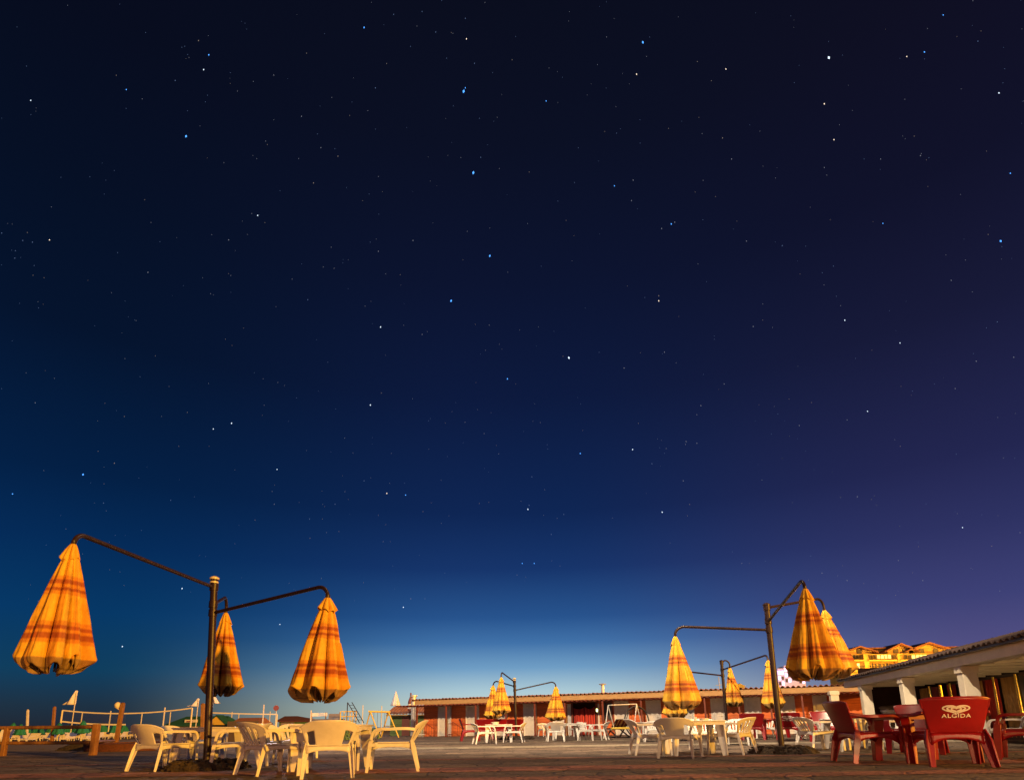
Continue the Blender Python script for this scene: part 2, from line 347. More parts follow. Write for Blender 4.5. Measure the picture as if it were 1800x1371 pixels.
# ------------------------------------------------------------------ ground, sea, stars
b = MB(); b.grid(lambda u, v: (lerp(-2500, 2500, u), lerp(-300, 122, v), -.012), 40, 8)
struct(b.build('sand_ground', 'sand', smooth=False))
b = MB(); b.grid(lambda u, v: (lerp(-6000, 6000, u), lerp(120, 6000, v), -.02), 20, 20)
struct(b.build('sea', 'sea', smooth=False))
b = MB(); b.add([(-40, -20, 0), (45, -20, 0), (45, 40, 0), (-8, 40, 0), (-8, 19, 0), (-40, 19, 0)], [(0, 1, 2, 3, 4, 5)])
struct(b.build('paved_yard', 'paving', smooth=False))
for y0, y1, x0, x1, m in ((7.9, 8.7, -12, 12, 'terracotta'), (6.6, 7.1, -12, 12, 'terracotta'), (10.6, 10.85, -10, 9.5, 'terracotta'), (16.0, 17.4, -4.5, 14, 'concrete'), (21.5, 21.9, -5, 10, 'concrete')):
    b = MB(); b.grid(lambda u, v: (lerp(x0, x1, u), lerp(y0, y1, v)+.12*math.sin(u*9+y0), .004), 30, 1)
    struct(b.build('paving_band', m, smooth=False))
# stars: real directions, far beyond everything
stars = [(327, 240, 5, 0), (815, 161, 6, 0), (818, 155, 3.2, 0), (832, 304, 6, 0), (861, 450, 4.6, 0), (793, 529, 5, 0), (892, 666, 4.2, 0), (1000, 629, 5, 1), (1130, 75, 5, 0), (1457, 102, 6, 1), (640, 49, 4.2, 0),
 (820, 69, 3.6, 2), (1119, 131, 3.8, 2), (1276, 122, 3.6, 2), (1449, 183, 4, 2), (1466, 246, 3.6, 2), (1625, 92, 4, 0), (1594, 100, 3.2, 2), (1756, 164, 4, 1), (1759, 424, 5, 0), (1776, 305, 3.6, 0), (1180, 394, 4, 0), (1186, 391, 3, 1), (1163, 402, 3, 1),
 (1158, 529, 4, 2), (1158, 520, 2.8, 2), (669, 575, 4, 1), (651, 712, 4, 1), (407, 744, 4, 1), (375, 754, 3.4, 1), (146, 834, 4.4, 0), (22, 868, 3.8, 0), (453, 379, 3.6, 1), (551, 322, 3, 2), (367, 97, 4, 0), (358, 123, 3.6, 1), (349, 72, 3, 2), (308, 142, 3, 0), (222, 158, 3.2, 0), (54, 177, 3.4, 1),
 (87, 422, 3.4, 2), (40, 423, 3, 0), (57, 426, 3, 0), (26, 454, 3, 0), (27, 441, 2.6, 0), (3, 410, 3, 0), (60, 467, 2.4, 0), (260, 479, 3, 1), (402, 422, 3, 1), (660, 155, 3, 0), (530, 205, 2.8, 1), (564, 260, 2.6, 1), (594, 275, 2.6, 2), (726, 423, 3, 1), (665, 442, 2.8, 1), (845, 277, 2.8, 0), (960, 178, 3.2, 0), (766, 57, 3, 0), (692, 26, 2.6, 0), (742, 21, 2.6, 0), (834, 112, 2.8, 0), (818, 33, 2.8, 0),
 (1270, 243, 3, 2), (1080, 327, 3.2, 0), (1113, 317, 3, 1), (1110, 353, 2.8, 1), (1286, 280, 3, 1), (1618, 274, 3, 1), (1552, 393, 3.2, 0), (1375, 432, 3, 0), (1312, 424, 2.8, 1), (1719, 73, 3, 0), (1658, 27, 3.2, 0), (1548, 280, 2.6, 1), (1449, 295, 2.6, 1), (1465, 468, 2.4, 0), (1672, 493, 3, 1), (1485, 563, 3.6, 1), (1324, 574, 3, 1), (1582, 603, 3.2, 1), (1716, 635, 3, 1), (1782, 628, 3, 1), (1753, 566, 2.8, 0), (1525, 723, 3.2, 1), (1679, 683, 2.8, 1), (1112, 790, 3.8, 1), (1020, 797, 3.8, 0), (1168, 619, 3, 1), (1097, 647, 3, 1), (1232, 713, 3, 1), (1206, 776, 2.8, 1), (1225, 779, 2.8, 1), (1205, 781, 2.4, 1), (1273, 675, 2.6, 1), (1405, 748, 2.8, 1), (1164, 900, 4, 1), (1201, 845, 2.8, 1), (1146, 815, 3, 0), (928, 895, 4, 1), (930, 888, 3, 0), (991, 904, 2.8, 0), (969, 939, 3, 0), (918, 990, 3.2, 0), (939, 990, 3.4, 0), (935, 838, 2.8, 0), (680, 867, 3.8, 2), (713, 870, 3.4, 0), (487, 825, 3.2, 1), (640, 845, 3, 0), (589, 886, 2.8, 0), (482, 886, 2.6, 1), (300, 879, 2.8, 0), (182, 884, 2.8, 0), (201, 814, 3, 2), (62, 708, 2.6, 1), (541, 527, 3, 0), (742, 593-5, 2.6, 1), (320, 1034, 4, 1), (407, 1098, 3.6, 1), (215, 1136, 4, 1), (709, 1067, 3.4, 1), (492, 1097, 3.2, 1), (722, 1052, 2.8, 1), (747, 1052, 2.8, 0), (1489, 823-85, 2.4, 1), (1507, 873, 3, 1), (1692, 927, 3.2, 1), (1579, 985, 2.6, 1), (1793, 936, 2.6, 1), (1445, 1007, 2.8, 1), (1489, 1020, 2.8, 1), (1622, 1020, 2.8, 1), (544, 912, 2.8, 0), (1225, 949-220, 2.2, 1), (1304, 1005-15, 2.4, 1)]
sr = random.Random(3)
for _ in range(540):
    stars.append((sr.uniform(0, 1800), sr.uniform(0, 1060)**1.0, sr.uniform(1.2, 2.1), sr.choice((0, 0, 1, 1, 2))))
smats = []
for nm, c, st in (('blue_star', (.07, .34, 1), 2.0), ('white_star', (.7, .85, 1), 1.7), ('warm_star', (1, .8, .62), 1.6)):
    smats.append(mat(nm, (0, 0, 0), 1, emit=c, estr=st)); 
fm = [mat('faint_'+nm, (0, 0, 0), 1, emit=c, estr=.30) for nm, c in (('blue', (.3, .5, 1)), ('white', (.75, .8, 1)), ('warm', (1, .8, .65)))]
b = MB(); DS = 7000
for (x, y, s, c) in stars:
    d = ray(x, y); d.normalize()
    cosv = d.dot(R3 @ Vector((0, 0, -1)))
    r = s*(.265 if s < 4.3 else .34)*DS/F*cosv
    p = Vector((0, 0, CH))+d*DS; a = d.cross(Vector((0, 0, 1))).normalized(); u = a.cross(d)
    a2 = (a+u*.35*(1 if x > 900 else -1)).normalized(); u2 = d.cross(a2)
    b.cur = c+(3 if s < 3.1 else 0)
    vs = [p+a2*r*.85, p+u2*r*1.3, p-a2*r*.85, p-u2*r*1.3, p+d*r, p-d*r]
    b.add(vs, [(0, 1, 4), (1, 2, 4), (2, 3, 4), (3, 0, 4), (1, 0, 5), (2, 1, 5), (3, 2, 5), (0, 3, 5)])
struct(b.build('sky_stars', smats+fm, smooth=False))

# ------------------------------------------------------------------ chairs and tables
Lsec = [(-.5, -.5), (.5, -.5), (.5, .5), (.3, .5), (.3, -.25), (-.5, -.25)]
def Lx(sgn): return [(x*sgn, y) for x, y in (Lsec if sgn > 0 else Lsec)]
def chair_parts(root, m, kind):
    red = kind == 'red'
    SH = .36 if not red else .40                 # seat height
    TOP = .625 if not red else .80
    # seat (dished, with rolled front edge and slots)
    def seat(u, v):
        x = lerp(-1, 1, u)*lerp(.235, .265, v); y = lerp(-.24, .27, v)
        z = SH-.018*(1-(2*u-1)**2)*(1-(2*v-1)**2)-.035*max(0, (v-.86)/.14)**2
        return (x, y, z)
    slots = None if red else (lambda u, v: not (.22 < v < .72 and (u*9 % 1) < .22 and .12 < u < .9))
    MB().grid(seat, 36, 20, slots).build('seat', m, root, solid=.014)
    # apron with arches
    b = MB()
    def arch(u): return .045+ (.05 if red else .035)*abs(2*u-1)**3
    for (x0, y0, x1, y1) in ((-.262, .262, .262, .262), (-.235, -.235, .235, -.235), (-.24, -.235, -.268, .262), (.24, -.235, .268, .262)):
        b.grid(lambda u, v: (lerp(x0, x1, u), lerp(y0, y1, u), SH-.012-v*arch(u)*(1.5 if red else 1)), 14, 3)
    b.build('seat_apron', m, root, solid=.012)
    # backrest shell
    def back(u, v):
        s = 2*u-1; w = lerp(.225, .315 if not red else .305, v**.75)
        top = TOP-(.07*abs(s)**4 if not red else .02*abs(s)**6)
        z = lerp(SH-.01, top, v); x = s*w
        y = -.235-lerp(0, .19 if not red else .17, v)+(.13 if not red else .055)*s*s*(.25+v*.9)
        return (x, y, z)
    def m_slat(u, v):
        s = abs(2*u-1)
        if v > .84: return True
        if v > .88-.25*s*s: return True
        if s > .84: return True
        if v < .04: return True
        k = (u-.08)/.84*6.0
        return (k % 1) > .42
    def m_panel(u, v):
        s = abs(2*u-1)
        if s < .56: return True
        if v > .66: return True
        if s > .88: return True
        return False
    def m_red(u, v): return True
    mk = {'slat': m_slat, 'panel': m_panel, 'red': m_red}[kind]
    MB().grid(back, 50 if kind == 'slat' else 34, 20, mk).build('backrest', m, root, solid=.013 if not red else .02)
    # rolled rim of the back
    rim = [back(i/24, 1) for i in range(25)]
    MB().tube([back(0, .75), back(0, .9)]+rim+[back(1, .9), back(1, .75)], .011 if not red else .014, 8).build('back_rim', m, root)
    ah = .525 if not red else .60
    for sg in (-1, 1):
        bk = Vector(back(0 if sg < 0 else 1, .80 if not red else .62))
        pts = cat_rom([bk, (sg*.335, -.14, ah+.0), (sg*.345, .05, ah-.005), (sg*.335, .19, ah-.008), (sg*.325, .245, ah-.05), (sg*.318, .268, ah-.13)], 6)
        n = len(pts); sc = [lerp(.6, 1.15, min(1, i/(n*.5))) if i < n*.7 else 1.15 for i in range(n)]
        sec = [(-.028, -.007), (.028, -.007), (.031, -.02), (.026, .006), (-.026, .006)]
        sec = [(-.036, -.024), (-.028, -.010), (.028, -.010), (.036, -.024), (.034, .012), (-.034, .012)]
        MB().sweep(pts, sec, [(q, 1) for q in sc]).build('armrest', m, root, bevel=.002)
        # front leg
        LW = .052 if not red else .085
        f0 = Vector((sg*.318, .268, ah-.12)); f1 = Vector((sg*.30, .285, SH-.02)); f2 = Vector((sg*.318, .315, 0))
        sec = [(-.5*sg, -.5), (.5*sg, -.5), (.5*sg, .5), (.28*sg, .5), (.28*sg, -.26), (-.5*sg, -.26)]
        MB().sweep([f0, f1, lerp(f1, f2, .5), f2], sec, [(LW*.9, LW*.8), (LW*1.25, LW*1.0), (LW*.95, LW*.9), (LW*.72, LW*.7)]).build('leg', m, root, bevel=.003)
        g0 = Vector((sg*.235, -.222, SH+.03)); g2 = Vector((sg*.272, -.315, 0)); g1 = lerp(g0, g2, .3)
        MB().sweep([g0, g1, lerp(g0, g2, .6), g2], sec, [(LW*.7, LW*.6), (LW*1.15, LW*1.0), (LW*.95, LW*.85), (LW*.7, LW*.7)]).build('leg', m, root, bevel=.003)
    # bridge strips between seat side and front leg
    for sg in (-1, 1):
        b = MB(); b.box(min(sg*.25, sg*.31), max(sg*.25, sg*.31), .20, .285, SH-.05, SH-.005); b.build('side_bracket', m, root, bevel=.006)
    return back
def heart(t, w, h):
    x = 16*math.sin(t)**3/16; z = (13*math.cos(t)-5*math.cos(2*t)-2*math.cos(3*t)-math.cos(4*t))/15
    return (x*w, z*h)
def logo(root, back, cx=0, sc=1.0):
    def on(x, z):                      # put flat point (x to viewer's right when seen from behind) on the outer face
        v = (z-.39)/(.80-.39); w = lerp(.225, .305, max(v, .01)**.75); X = x; s = X/w
        y = -.235-.17*v+.055*s*s*(.25+v*.9)
        return Vector((X, y-.0135, z))
    b = MB()
    def band(fn, t0, t1, th, n=60):
        pts = [fn(lerp(t0, t1, i/n)) for i in range(n+1)]; L, Rr = [], []
        for i, p in enumerate(pts):
            a, c = pts[max(i-1, 0)], pts[min(i+1, n)]; dx, dz = c[0]-a[0], c[1]-a[1]; q = math.hypot(dx, dz) or 1
            k = th*(.35+.65*math.sin(PI*min(1, max(0, i/n)))**.5)
            L.append(on(p[0]-dz/q*k, p[1]+dx/q*k)); Rr.append(on(p[0]+dz/q*k, p[1]-dx/q*k))
        m = len(pts); b.add(L+Rr, [(i, i+1, m+i+1, m+i) for i in range(m-1)])
    zc = .665
    band(lambda t: (heart(t, .118, .048)[0], zc+heart(t, .118, .050)[1]), -PI*.93, PI*.93, .0085)
    band(lambda t: (heart(t, .080, .034)[0], zc-.001+heart(t, .080, .034)[1]), .25, PI*.97, .0075)
    band(lambda t: (heart(t, .080, .034)[0], zc-.001+heart(t, .080, .034)[1]), -PI*.97, -.25, .0075)
    band(lambda t: (heart(t, .044, .022)[0], zc-.002+heart(t, .044, .022)[1]), -PI, PI, .0075)
    b.build('heart_emblem', 'logo', root, smooth=False, solid=.002)
    cu = bpy.data.curves.new('letters', 'FONT'); cu.body = 'ALGIDA'; cu.size = .062; cu.align_x = 'CENTER'; cu.offset = .0012; cu.space_character = 1.12
    to = bpy.data.objects.new('letters', cu); C.objects.link(to)
    me = bpy.data.meshes.new_from_object(to.evaluated_get(bpy.context.evaluated_depsgraph_get())); bpy.data.objects.remove(to)
    bm = bmesh.new(); bm.from_mesh(me); bmesh.ops.subdivide_edges(bm, edges=bm.edges, cuts=2)
    bmesh.ops.triangulate(bm, faces=bm.faces)
    for v in bm.verts: v.co = on(v.co.x*1.08, .568+v.co.y)
    bm.to_mesh(me); bm.free(); me.materials.clear(); me.materials.append(M['logo']); me.name = 'lettering'
    o = bpy.data.objects.new('lettering', me); C.objects.link(o); o.parent = root
    q = o.modifiers.new('solid', 'SOLIDIFY'); q.thickness = .002; q.offset = 0
GW, GR = 'white plastic armchairs around the tables', 'red plastic armchairs'
protos = {}
def chair(kind, px, py, head, label, zs=1.0, s=1.0, mark=False, side=False):
    """head: compass of the way the chair faces, degrees (0=+X, 90=away from the camera)."""
    if not side: head += math.degrees(math.atan((PPX-px)/F))
    g = G(px, py); key = (kind, mark); m = 'red' if kind == 'red' else 'white'
    nm = 'red_plastic_armchair' if kind == 'red' else 'white_plastic_armchair'; grp = GR if kind == 'red' else GW
    if key not in protos:
        r = thing(nm, label, 'chair', g, R(head-90), grp); bk = chair_parts(r, m, kind)
        if mark: logo(r, bk)
        sc = (1.17, 1.04, 1) if kind == 'red' else (1, 1, 1); protos[key] = r; r.scale = sc; return r
    return dup(protos[key], g, R(head-90), label, grp)
tprotos = {}
def table(m, px, py, rz, label, T=.59, Wd=.93, s=1.0):
    g = G(px, py)
    if (m, T) not in tprotos:
        r = thing('plastic_table' if m == 'white' else 'red_plastic_table', label, 'table', g, R(rz), 'plastic tables')
        h = Wd/2; b = MB(); b.box(-h, h, -h, h, T-.022, T); b.build('tabletop', m, r, bevel=.01)
        b = MB(); q = h-.02
        for (x0, x1, y0, y1) in ((-q, q, -q, -q+.012), (-q, q, q-.012, q), (-q, -q+.012, -q+.014, q-.014), (q-.012, q, -q+.014, q-.014)): b.box(x0, x1, y0, y1, T-.075, T-.0225)
        b.build('table_skirt', m, r)
        for sx_ in (-1, 1):
            for sy_ in (-1, 1):
                sec = [(-.5*sx_, -.5*sy_), (.5*sx_, -.5*sy_), (.5*sx_, .5*sy_), (.3*sx_, .5*sy_), (.3*sx_, -.28*sy_), (-.5*sx_, -.28*sy_)]
                sec = [(x*sx_*sx_, -y) for x, y in sec]
                top, bot = Vector((sx_*(q-.075), sy_*(q-.075), T-.03)), Vector((sx_*(q-.03), sy_*(q-.03), 0))
                MB().sweep([top, lerp(top, bot, .5), bot], sec, [(.14, .14), (.115, .115), (.078, .078)]).build('leg', m, r, bevel=.004)
        tprotos[(m, T)] = r; r.scale = (s, s, s); return r
    return dup(tprotos[(m, T)], g, R(rz), label, 'plastic tables', s)

# left cluster
table('white', 582, 1352, 2, 'white plastic table beside the leftmost parasol stand, lit orange, nearest the camera')
table('white', 364, 1338, 4, 'white plastic table partly hidden behind the near left parasol pole')
chair('panel', 574, 1365, 91, 'white low-back armchair seen from straight behind, glowing orange, tucked to the near left table')
chair('slat', 692, 1354, 188, 'white slatted armchair in side view right of the near left table, back to the right', side=True)
chair('slat', 474, 1360, 28, 'white slatted armchair with splayed rear legs on the left side of the near left table')
chair('slat', 476, 1343, -52, 'white armchair whose rounded slatted back shows above a nearer seat, near left table')
chair('slat', 415, 1350, 176, 'white armchair right of the near left parasol pole, turned to the pole')
chair('panel', 282, 1353, 38, 'white low-back armchair left of the near left parasol pole, farthest left of all')
chair('panel', 322, 1336, -35, 'white armchair facing the camera on the far left of the table behind the left pole')
chair('slat', 520, 1332, -80, 'white armchair on the far side of the near left table, mostly hidden')
# right middle cluster
table('white', 1222, 1326, -3, 'white plastic table under the left arm of the right parasol stand, with cups on top')
chair('panel', 1194, 1331, 80, 'white low-back armchair seen from behind, grey-beige, below the parasol right of centre')
chair('panel', 1142, 1326, 14, 'white armchair at the left side of the table below the parasol right of centre')
chair('slat', 1290, 1325, 155, 'white slatted armchair with round back, right end of the cup table')
chair('slat', 1240, 1317, -80, 'white armchair across the table below the parasol right of centre, mostly hidden by table legs')
chair('slat', 1297, 1309, -100, 'small pale armchair behind the round slatted chair, left of a red chair back')
table('white', 1151, 1303, 2, 'white plastic table farther back, left of the parasol right of centre')
chair('slat', 1186, 1301, 175, 'small white armchair right of the far table behind the parasol right of centre')
chair('slat', 1152, 1299, -90, 'small white armchair behind the far table behind the parasol right of centre')
# cluster between the pole and the right red set
chair('slat', 1440, 1318, 8, 'white slatted armchair right of the right parasol pole, facing right', side=True)
table('white', 1508, 1316, 4, 'white plastic table between the right parasol pole and the veranda')
chair('slat', 1514, 1320, 84, 'white armchair with pale brown rounded back seen through the arm of the near red armchair')
chair('slat', 1566, 1317, 200, 'white armchair at the right end of the table beside the near red armchair')
# right red cluster
table('red', 1628, 1338, 2, 'red plastic table between the two nearest red armchairs', T=.63)
chair('red', 1527, 1339, -4, 'red armchair in side view with its back to the left, nearest the right parasol pole', side=True)
chair('red', 1676, 1345, 110, 'nearest red armchair seen from behind with a white heart emblem on its back', mark=True)
chair('red', 1618, 1324, -100, 'red armchair on the far side of the near red table, back top showing')
chair('red', 1815, 1334, 178, 'red armchair cut by the right edge of the photo')
chair('slat', 1775, 1313, 180, 'white armchair under the veranda near the right edge of the photo')
# middle distance red chairs
chair('red', 1325, 1300, 92, 'plain red armchair seen from behind between the round white chair and the right parasol pole')
chair('red', 1389, 1300, 88, 'small red armchair with heart emblem right of the right parasol pole', mark=True)
chair('slat', 1347, 1297, -85, 'small white slatted chair between the two distant red backs')
table('red', 1357, 1296, 3, 'red table between the two distant red backs', T=.63)
chair('red', 1454, 1303, -90, 'red armchair behind the white chair right of the right parasol pole')
# back cluster under the middle parasols
table('white', 877, 1304, 1, 'white plastic table under the three small parasols at the centre')
chair('slat', 851, 1307, 12, 'small white armchair at the left side of the table under the centre parasols')
chair('panel', 904, 1304, 172, 'small white armchair at the right side of the table under the centre parasols')
chair('red', 826, 1302, 4, 'small red armchair at the left of the centre cluster, facing right')
chair('red', 853, 1299, 90, 'small red armchair left of a matching one behind the centre table')
chair('red', 876, 1298.5, 90, 'small red armchair right of a matching one behind the centre table')
chair('red', 905, 1297, 95, 'small dark red armchair behind the pole of the centre parasols')
table('white', 995, 1301, 1, 'white plastic table right of the centre parasols, in front of the dark doorway')
chair('panel', 977, 1302.5, 92, 'small white low-back armchair seen from behind below the right-hand centre parasol')
chair('slat', 960, 1294, -60, 'small pinkish armchair left of the low-back chair below the right-hand centre parasol')
chair('slat', 1036, 1301, -28, 'small white armchair with round slatted back right of the table before the dark doorway')
chair('slat', 1053, 1300, 170, 'small white armchair beside the white swing frame, facing left')
chair('slat', 1016, 1294, 200, 'small pale armchair behind the table before the dark doorway')

def ashtray(px, py, Tz, name, label, cat, m, r=.05, h=.035):
    g = G(px, py, Tz); b = MB(); b.lathe([(r*.8, 0), (r, h), (r*.82, h), (r*.7, h*.3)], 16); o = b.build(name, m); o.location = (g.x, g.y, Tz+.001); tag(o, label, cat); return o
tb = G(1222, 1326)
for dx, dy, nm, lb, ct, m_, r_, h_ in ((.02, -.1, 'cup', 'small cup on the table under the right stand\'s left parasol', 'cup', 'white', .03, .06), (.22, .05, 'ashtray', 'shallow pale ashtray on the table under the right stand\'s left parasol', 'ashtray', 'cream', .09, .035)):
    b = MB(); b.lathe([(r_*.8, 0), (r_, h_), (r_*.85, h_), (r_*.7, h_*.3)], 16); o = b.build(nm, m_); o.location = (tb.x+dx, tb.y+dy, .591); tag(o, lb, ct)
tb = G(877, 1304); b = MB(); b.lathe([(.1, 0), (.14, .08), (.12, .08), (.09, .02)], 16); o = b.build('basket', 'cream'); o.location = (tb.x-.12, tb.y, .591); tag(o, 'small pale basket on the table under the centre parasols', 'basket')

# ------------------------------------------------------------------ parasols and their stands
HU = 1.36
def canopy_fn(seed, R0=.385):
    r_ = random.Random(seed); K = 8
    amp = [r_.uniform(.72, 1.18) for _ in range(K)]; wd = [r_.uniform(-.16, .16) for _ in range(K)]; dp = [r_.uniform(.75, 1.25) for _ in range(K)]
    ph = r_.uniform(0, 2*PI); lean = (r_.uniform(-.03, .03), r_.uniform(-.03, .03)); lz = [r_.uniform(.6, 1.3) for _ in range(K)]
    def fn(u, t):
        a = u*2*PI; q = (a/(2*PI)*K) % K; i = int(q); f = q-i
        f = min(1, max(0, f+wd[i]*math.sin(PI*f)))
        lobe = max(0.0, math.sin(PI*f))**.48
        A = lerp(lerp(amp[i-1], amp[i], min(1, f*2)), lerp(amp[i], amp[(i+1) % K], max(0, f*2-1)), f)
        base = .022+R0*(t/.88)**.84 if t < .90 else .022+R0*1.018*(1-((t-.90)/.10)**2*.14)
        d = min(.8, (.20+.42*min(1, t*1.5))*dp[i])
        r = base*(1-d+d*lobe)*lerp(1, A, min(1, t*2))
        r += .011*math.sin(a*21+t*7+ph+1.5*math.sin(3*a))*t+.006*math.sin(a*41-t*17)*t*(.5+.5*math.sin(2*a+ph))
        if t > .88: r *= 1-.20*((t-.88)/.12)**1.5*(1-lobe)
        lift = .15*lz[i]*math.sin(PI*f)**1.6*max(0, (t-.84)/.16)**1.2
        z = -HU*t+lift+.012*math.sin(5*a+ph)*t
        return (r*math.cos(a)+lean[0]*t, r*math.sin(a)+lean[1]*t, z)
    return fn
def parasol(top, seed, label, group='closed striped parasols', ws=1.0):
    r = thing('closed_parasol', label, 'parasol', top, random.Random(seed).uniform(0, 6), group)
    r.scale = (ws, ws, 1)
    cf = canopy_fn(seed); c2 = canopy_fn(seed+500); b = MB(); b.grid(cf, 160, 44, wrap=True)
    b.grid(lambda u, v: (lambda p: (p[0]*.70, p[1]*.70, p[2]*1.0+.01))(c2((u+.06) % 1, lerp(.45, 1, v))), 120, 16, wrap=True)
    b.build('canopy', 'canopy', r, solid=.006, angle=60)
    rr = random.Random(seed+50); ph = rr.uniform(0, 6); q8 = [rr.uniform(.6, 1.4) for _ in range(8)]
    def cape(u, t):
        a = u*2*PI; i = int(u*8) % 8; lobe = abs(math.sin(4*a))**.6
        rad = .028+.088*t**.8*(.66+.34*lobe)+.02*t*math.sin(a+ph)+.03*t*t*(q8[i]-1)*lobe
        return (rad*math.cos(a), rad*math.sin(a), .012-.17*t-.035*t*(1-lobe)+.02*t*math.sin(2*a+ph))
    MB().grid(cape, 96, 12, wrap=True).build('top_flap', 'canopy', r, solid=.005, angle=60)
    MB().lathe([(.0, .06), (.03, .05), (.03, -.02), (.02, -.03)], 14).build('hub', 'pole', r)
    MB().tube([(0, 0, -.03), (0, 0, -HU*.98)], .014, 10).build('shaft', 'pole', r)
    for k in range(8):
        a = 2*PI*k/8+.05
        MB().tube([(.02*math.cos(a), .02*math.sin(a), -.05), (.14*math.cos(a), .14*math.sin(a), -HU*.6), (.17*math.cos(a), .17*math.sin(a), -HU*.93)], .005, 5).build('rib', 'pole', r)
    return r
def mound(r, x, y, R0, h, seed):
    q = random.Random(seed); b = MB()
    for _ in range(420):
        a = q.uniform(0, 2*PI); rr = R0*q.uniform(0, 1.03)**.6; z = h*min(1, (1-(rr/R0)**5)*1.4) if rr < R0 else 0; s = q.uniform(.015, .045)
        c_ = Vector((x+rr*math.cos(a), y+rr*math.sin(a), max(z, 0)+s*.1)); vs = [c_+Vector((q.uniform(.6, 1)*s*sx_, q.uniform(.6, 1)*s*sy_, q.uniform(.3, .8)*s*sz_)) for sz_ in (-1, 1) for sy_ in (-1, 1) for sx_ in (-1, 1)]
        b.add(vs, [(0, 2, 3, 1), (4, 5, 7, 6), (0, 1, 5, 4), (2, 6, 7, 3), (0, 4, 6, 2), (1, 3, 7, 5)])
    off = [q.uniform(.9, 1.08) for _ in range(24)]
    def fn(u, v):
        a = 2*PI*u; k = u*24; i = int(k) % 24; o = lerp(off[i], off[(i+1) % 24], k % 1)
        rad = R0*o*(1-v); z = h*min(1, (1-(1-v)**5)*1.6)*(1+.12*math.sin(a*5+seed))+q.uniform(-.014, .014)
        return (x+rad*math.cos(a), y+rad*math.sin(a), max(z, -.005) if v > .001 else -.005)
    return b.grid(fn, 72, 14, wrap=True).build('rubble_base', 'rubble', r, smooth=False)
print('---- parasol heights')
def stand(px, py, topxy, arms, seed, label, group='three-armed parasol stands', pr=.052, R0=.56, mh=.10):
    g = G(px, py); Y = g.y
    zt = Z_at(topxy[1], g.x, Y); xt = X_at(topxy[0], Y, zt); lean = xt-g.x
    root = thing('parasol_stand', label, 'parasol stand', g, 0, group)
    def pole_at(z): return Vector((lean*z/zt, 0, z))
    MB().tube([(0, 0, 0), pole_at(zt*.5), pole_at(zt-.05)], pr, 16).build('pole', 'pole', root)
    t = pole_at(zt-.05)
    MB().lathe([(pr*.9, -.06), (pr*1.2, -.055), (pr*1.2, -.03), (pr*.9, -.025), (pr*.9, 0), (pr*1.35, .005), (pr*1.35, .03), (pr*.6, .055), (0.001, .06)], 18, t).build('finial', 'cap' if seed in (1, 3) else 'pole', root)
    mound(root, 0, 0, R0, mh, seed)
    for k, (ux, uy, uY, ay, ky, lab, *ws) in enumerate(arms):
        X = X_at(ux, uY, 2.0); Zt = Z_at(uy, X, uY); X = X_at(ux, uY, Zt)
        parasol((X, uY, Zt), seed*10+k, lab, ws=ws[0] if ws else 1.0)
        print(seed, k, 'X %.2f Y %.2f Ztop %.2f' % (X, uY, Zt))
        za = Z_at(ay, g.x, Y); p0 = pole_at(za)
        zk = Z_at(ky, X, uY); end = Vector((X-g.x, uY-Y, Zt)); d = Vector((end.x-p0.x, end.y-p0.y, 0)); L = d.length; d.normalize()
        rb = min(.16, max(.05, zk-Zt-.02))
        shoulder = Vector((end.x, end.y, 0))-d*rb*1.1
        a1 = Vector((shoulder.x, shoulder.y, zk-.01))
        path = [p0, lerp(p0, a1, .5), a1]
        for i in range(1, 7):
            q = PI/2*i/6; path.append(Vector((shoulder.x, shoulder.y, 0))+d*(rb*1.1*math.sin(q))+Vector((0, 0, zk-.01-rb*(1-math.cos(q)))))
        path.append(Vector((end.x, end.y, Zt+.01)))
        MB().tube(path, .026, 12).build('arm', 'pole', root)
        MB().tube([p0-Vector((0, 0, .05)), p0+Vector((0, 0, .05))], pr*1.22, 16).build('collar', 'pole', root)
    return root
stand(363, 1351, (377, 1013), [(129, 958, 6.25, 1032, 934, 'big orange-lit closed parasol at the far left, largest in the photo', .80),
    (397, 1078, 10.1, 1062, 1053, 'closed parasol half hidden behind the near left pole', .86),
    (576, 1052, 8.05, 1077, 1028, 'closed parasol hanging right of the near left pole, over the orange-lit table', 1.06)], 1,
    'tall brown pole with three arms at the left, standing on a rough dark mound')
stand(1375, 1323, (1347, 1060), [(1187, 1120, 11.74, 1107, 1101, 'closed parasol on the left arm of the right stand, above the cup table', .86),
    (1415, 1036, 9.1, 1092, 1017, 'largest parasol of the right stand, orange-lit, in front of another', .92),
    (1449, 1074, 12.4, 1068, 1053, 'parasol mostly hidden behind the largest parasol of the right stand', 1.0)], 2,
    'dark leaning pole with three arms right of centre, on a flat dark mound')
stand(908, 1299, (904, 1191), [(867, 1205, 26.0, 1206, 1197, 'small parasol farthest left of the centre group, behind another'),
    (881, 1191, 23.4, 1198, 1181, 'small bright yellow parasol in front at the centre group', .9),
    (977, 1207, 25.5, 1213, 1198, 'small parasol on the long right arm of the centre stand')], 3,
    'small distant three-armed pole at the centre in front of the cabins', R0=.7)
stand(1280, 1298, (1268, 1160), [(1283, 1173, 21.8, 1165, 1160, 'narrow parasol directly right of the distant pole behind the cup table', .78),
    (1350, 1161, 17.7, 1184-7, 1150, 'parasol hanging behind the right stand\'s dark pole', .82),
    (1185, 1185, 19.6, 1187, 1177, 'parasol hidden behind the right stand\'s left parasol, hem showing below')], 4,
    'small distant three-armed pole between the right stand and the cup table', R0=.7)

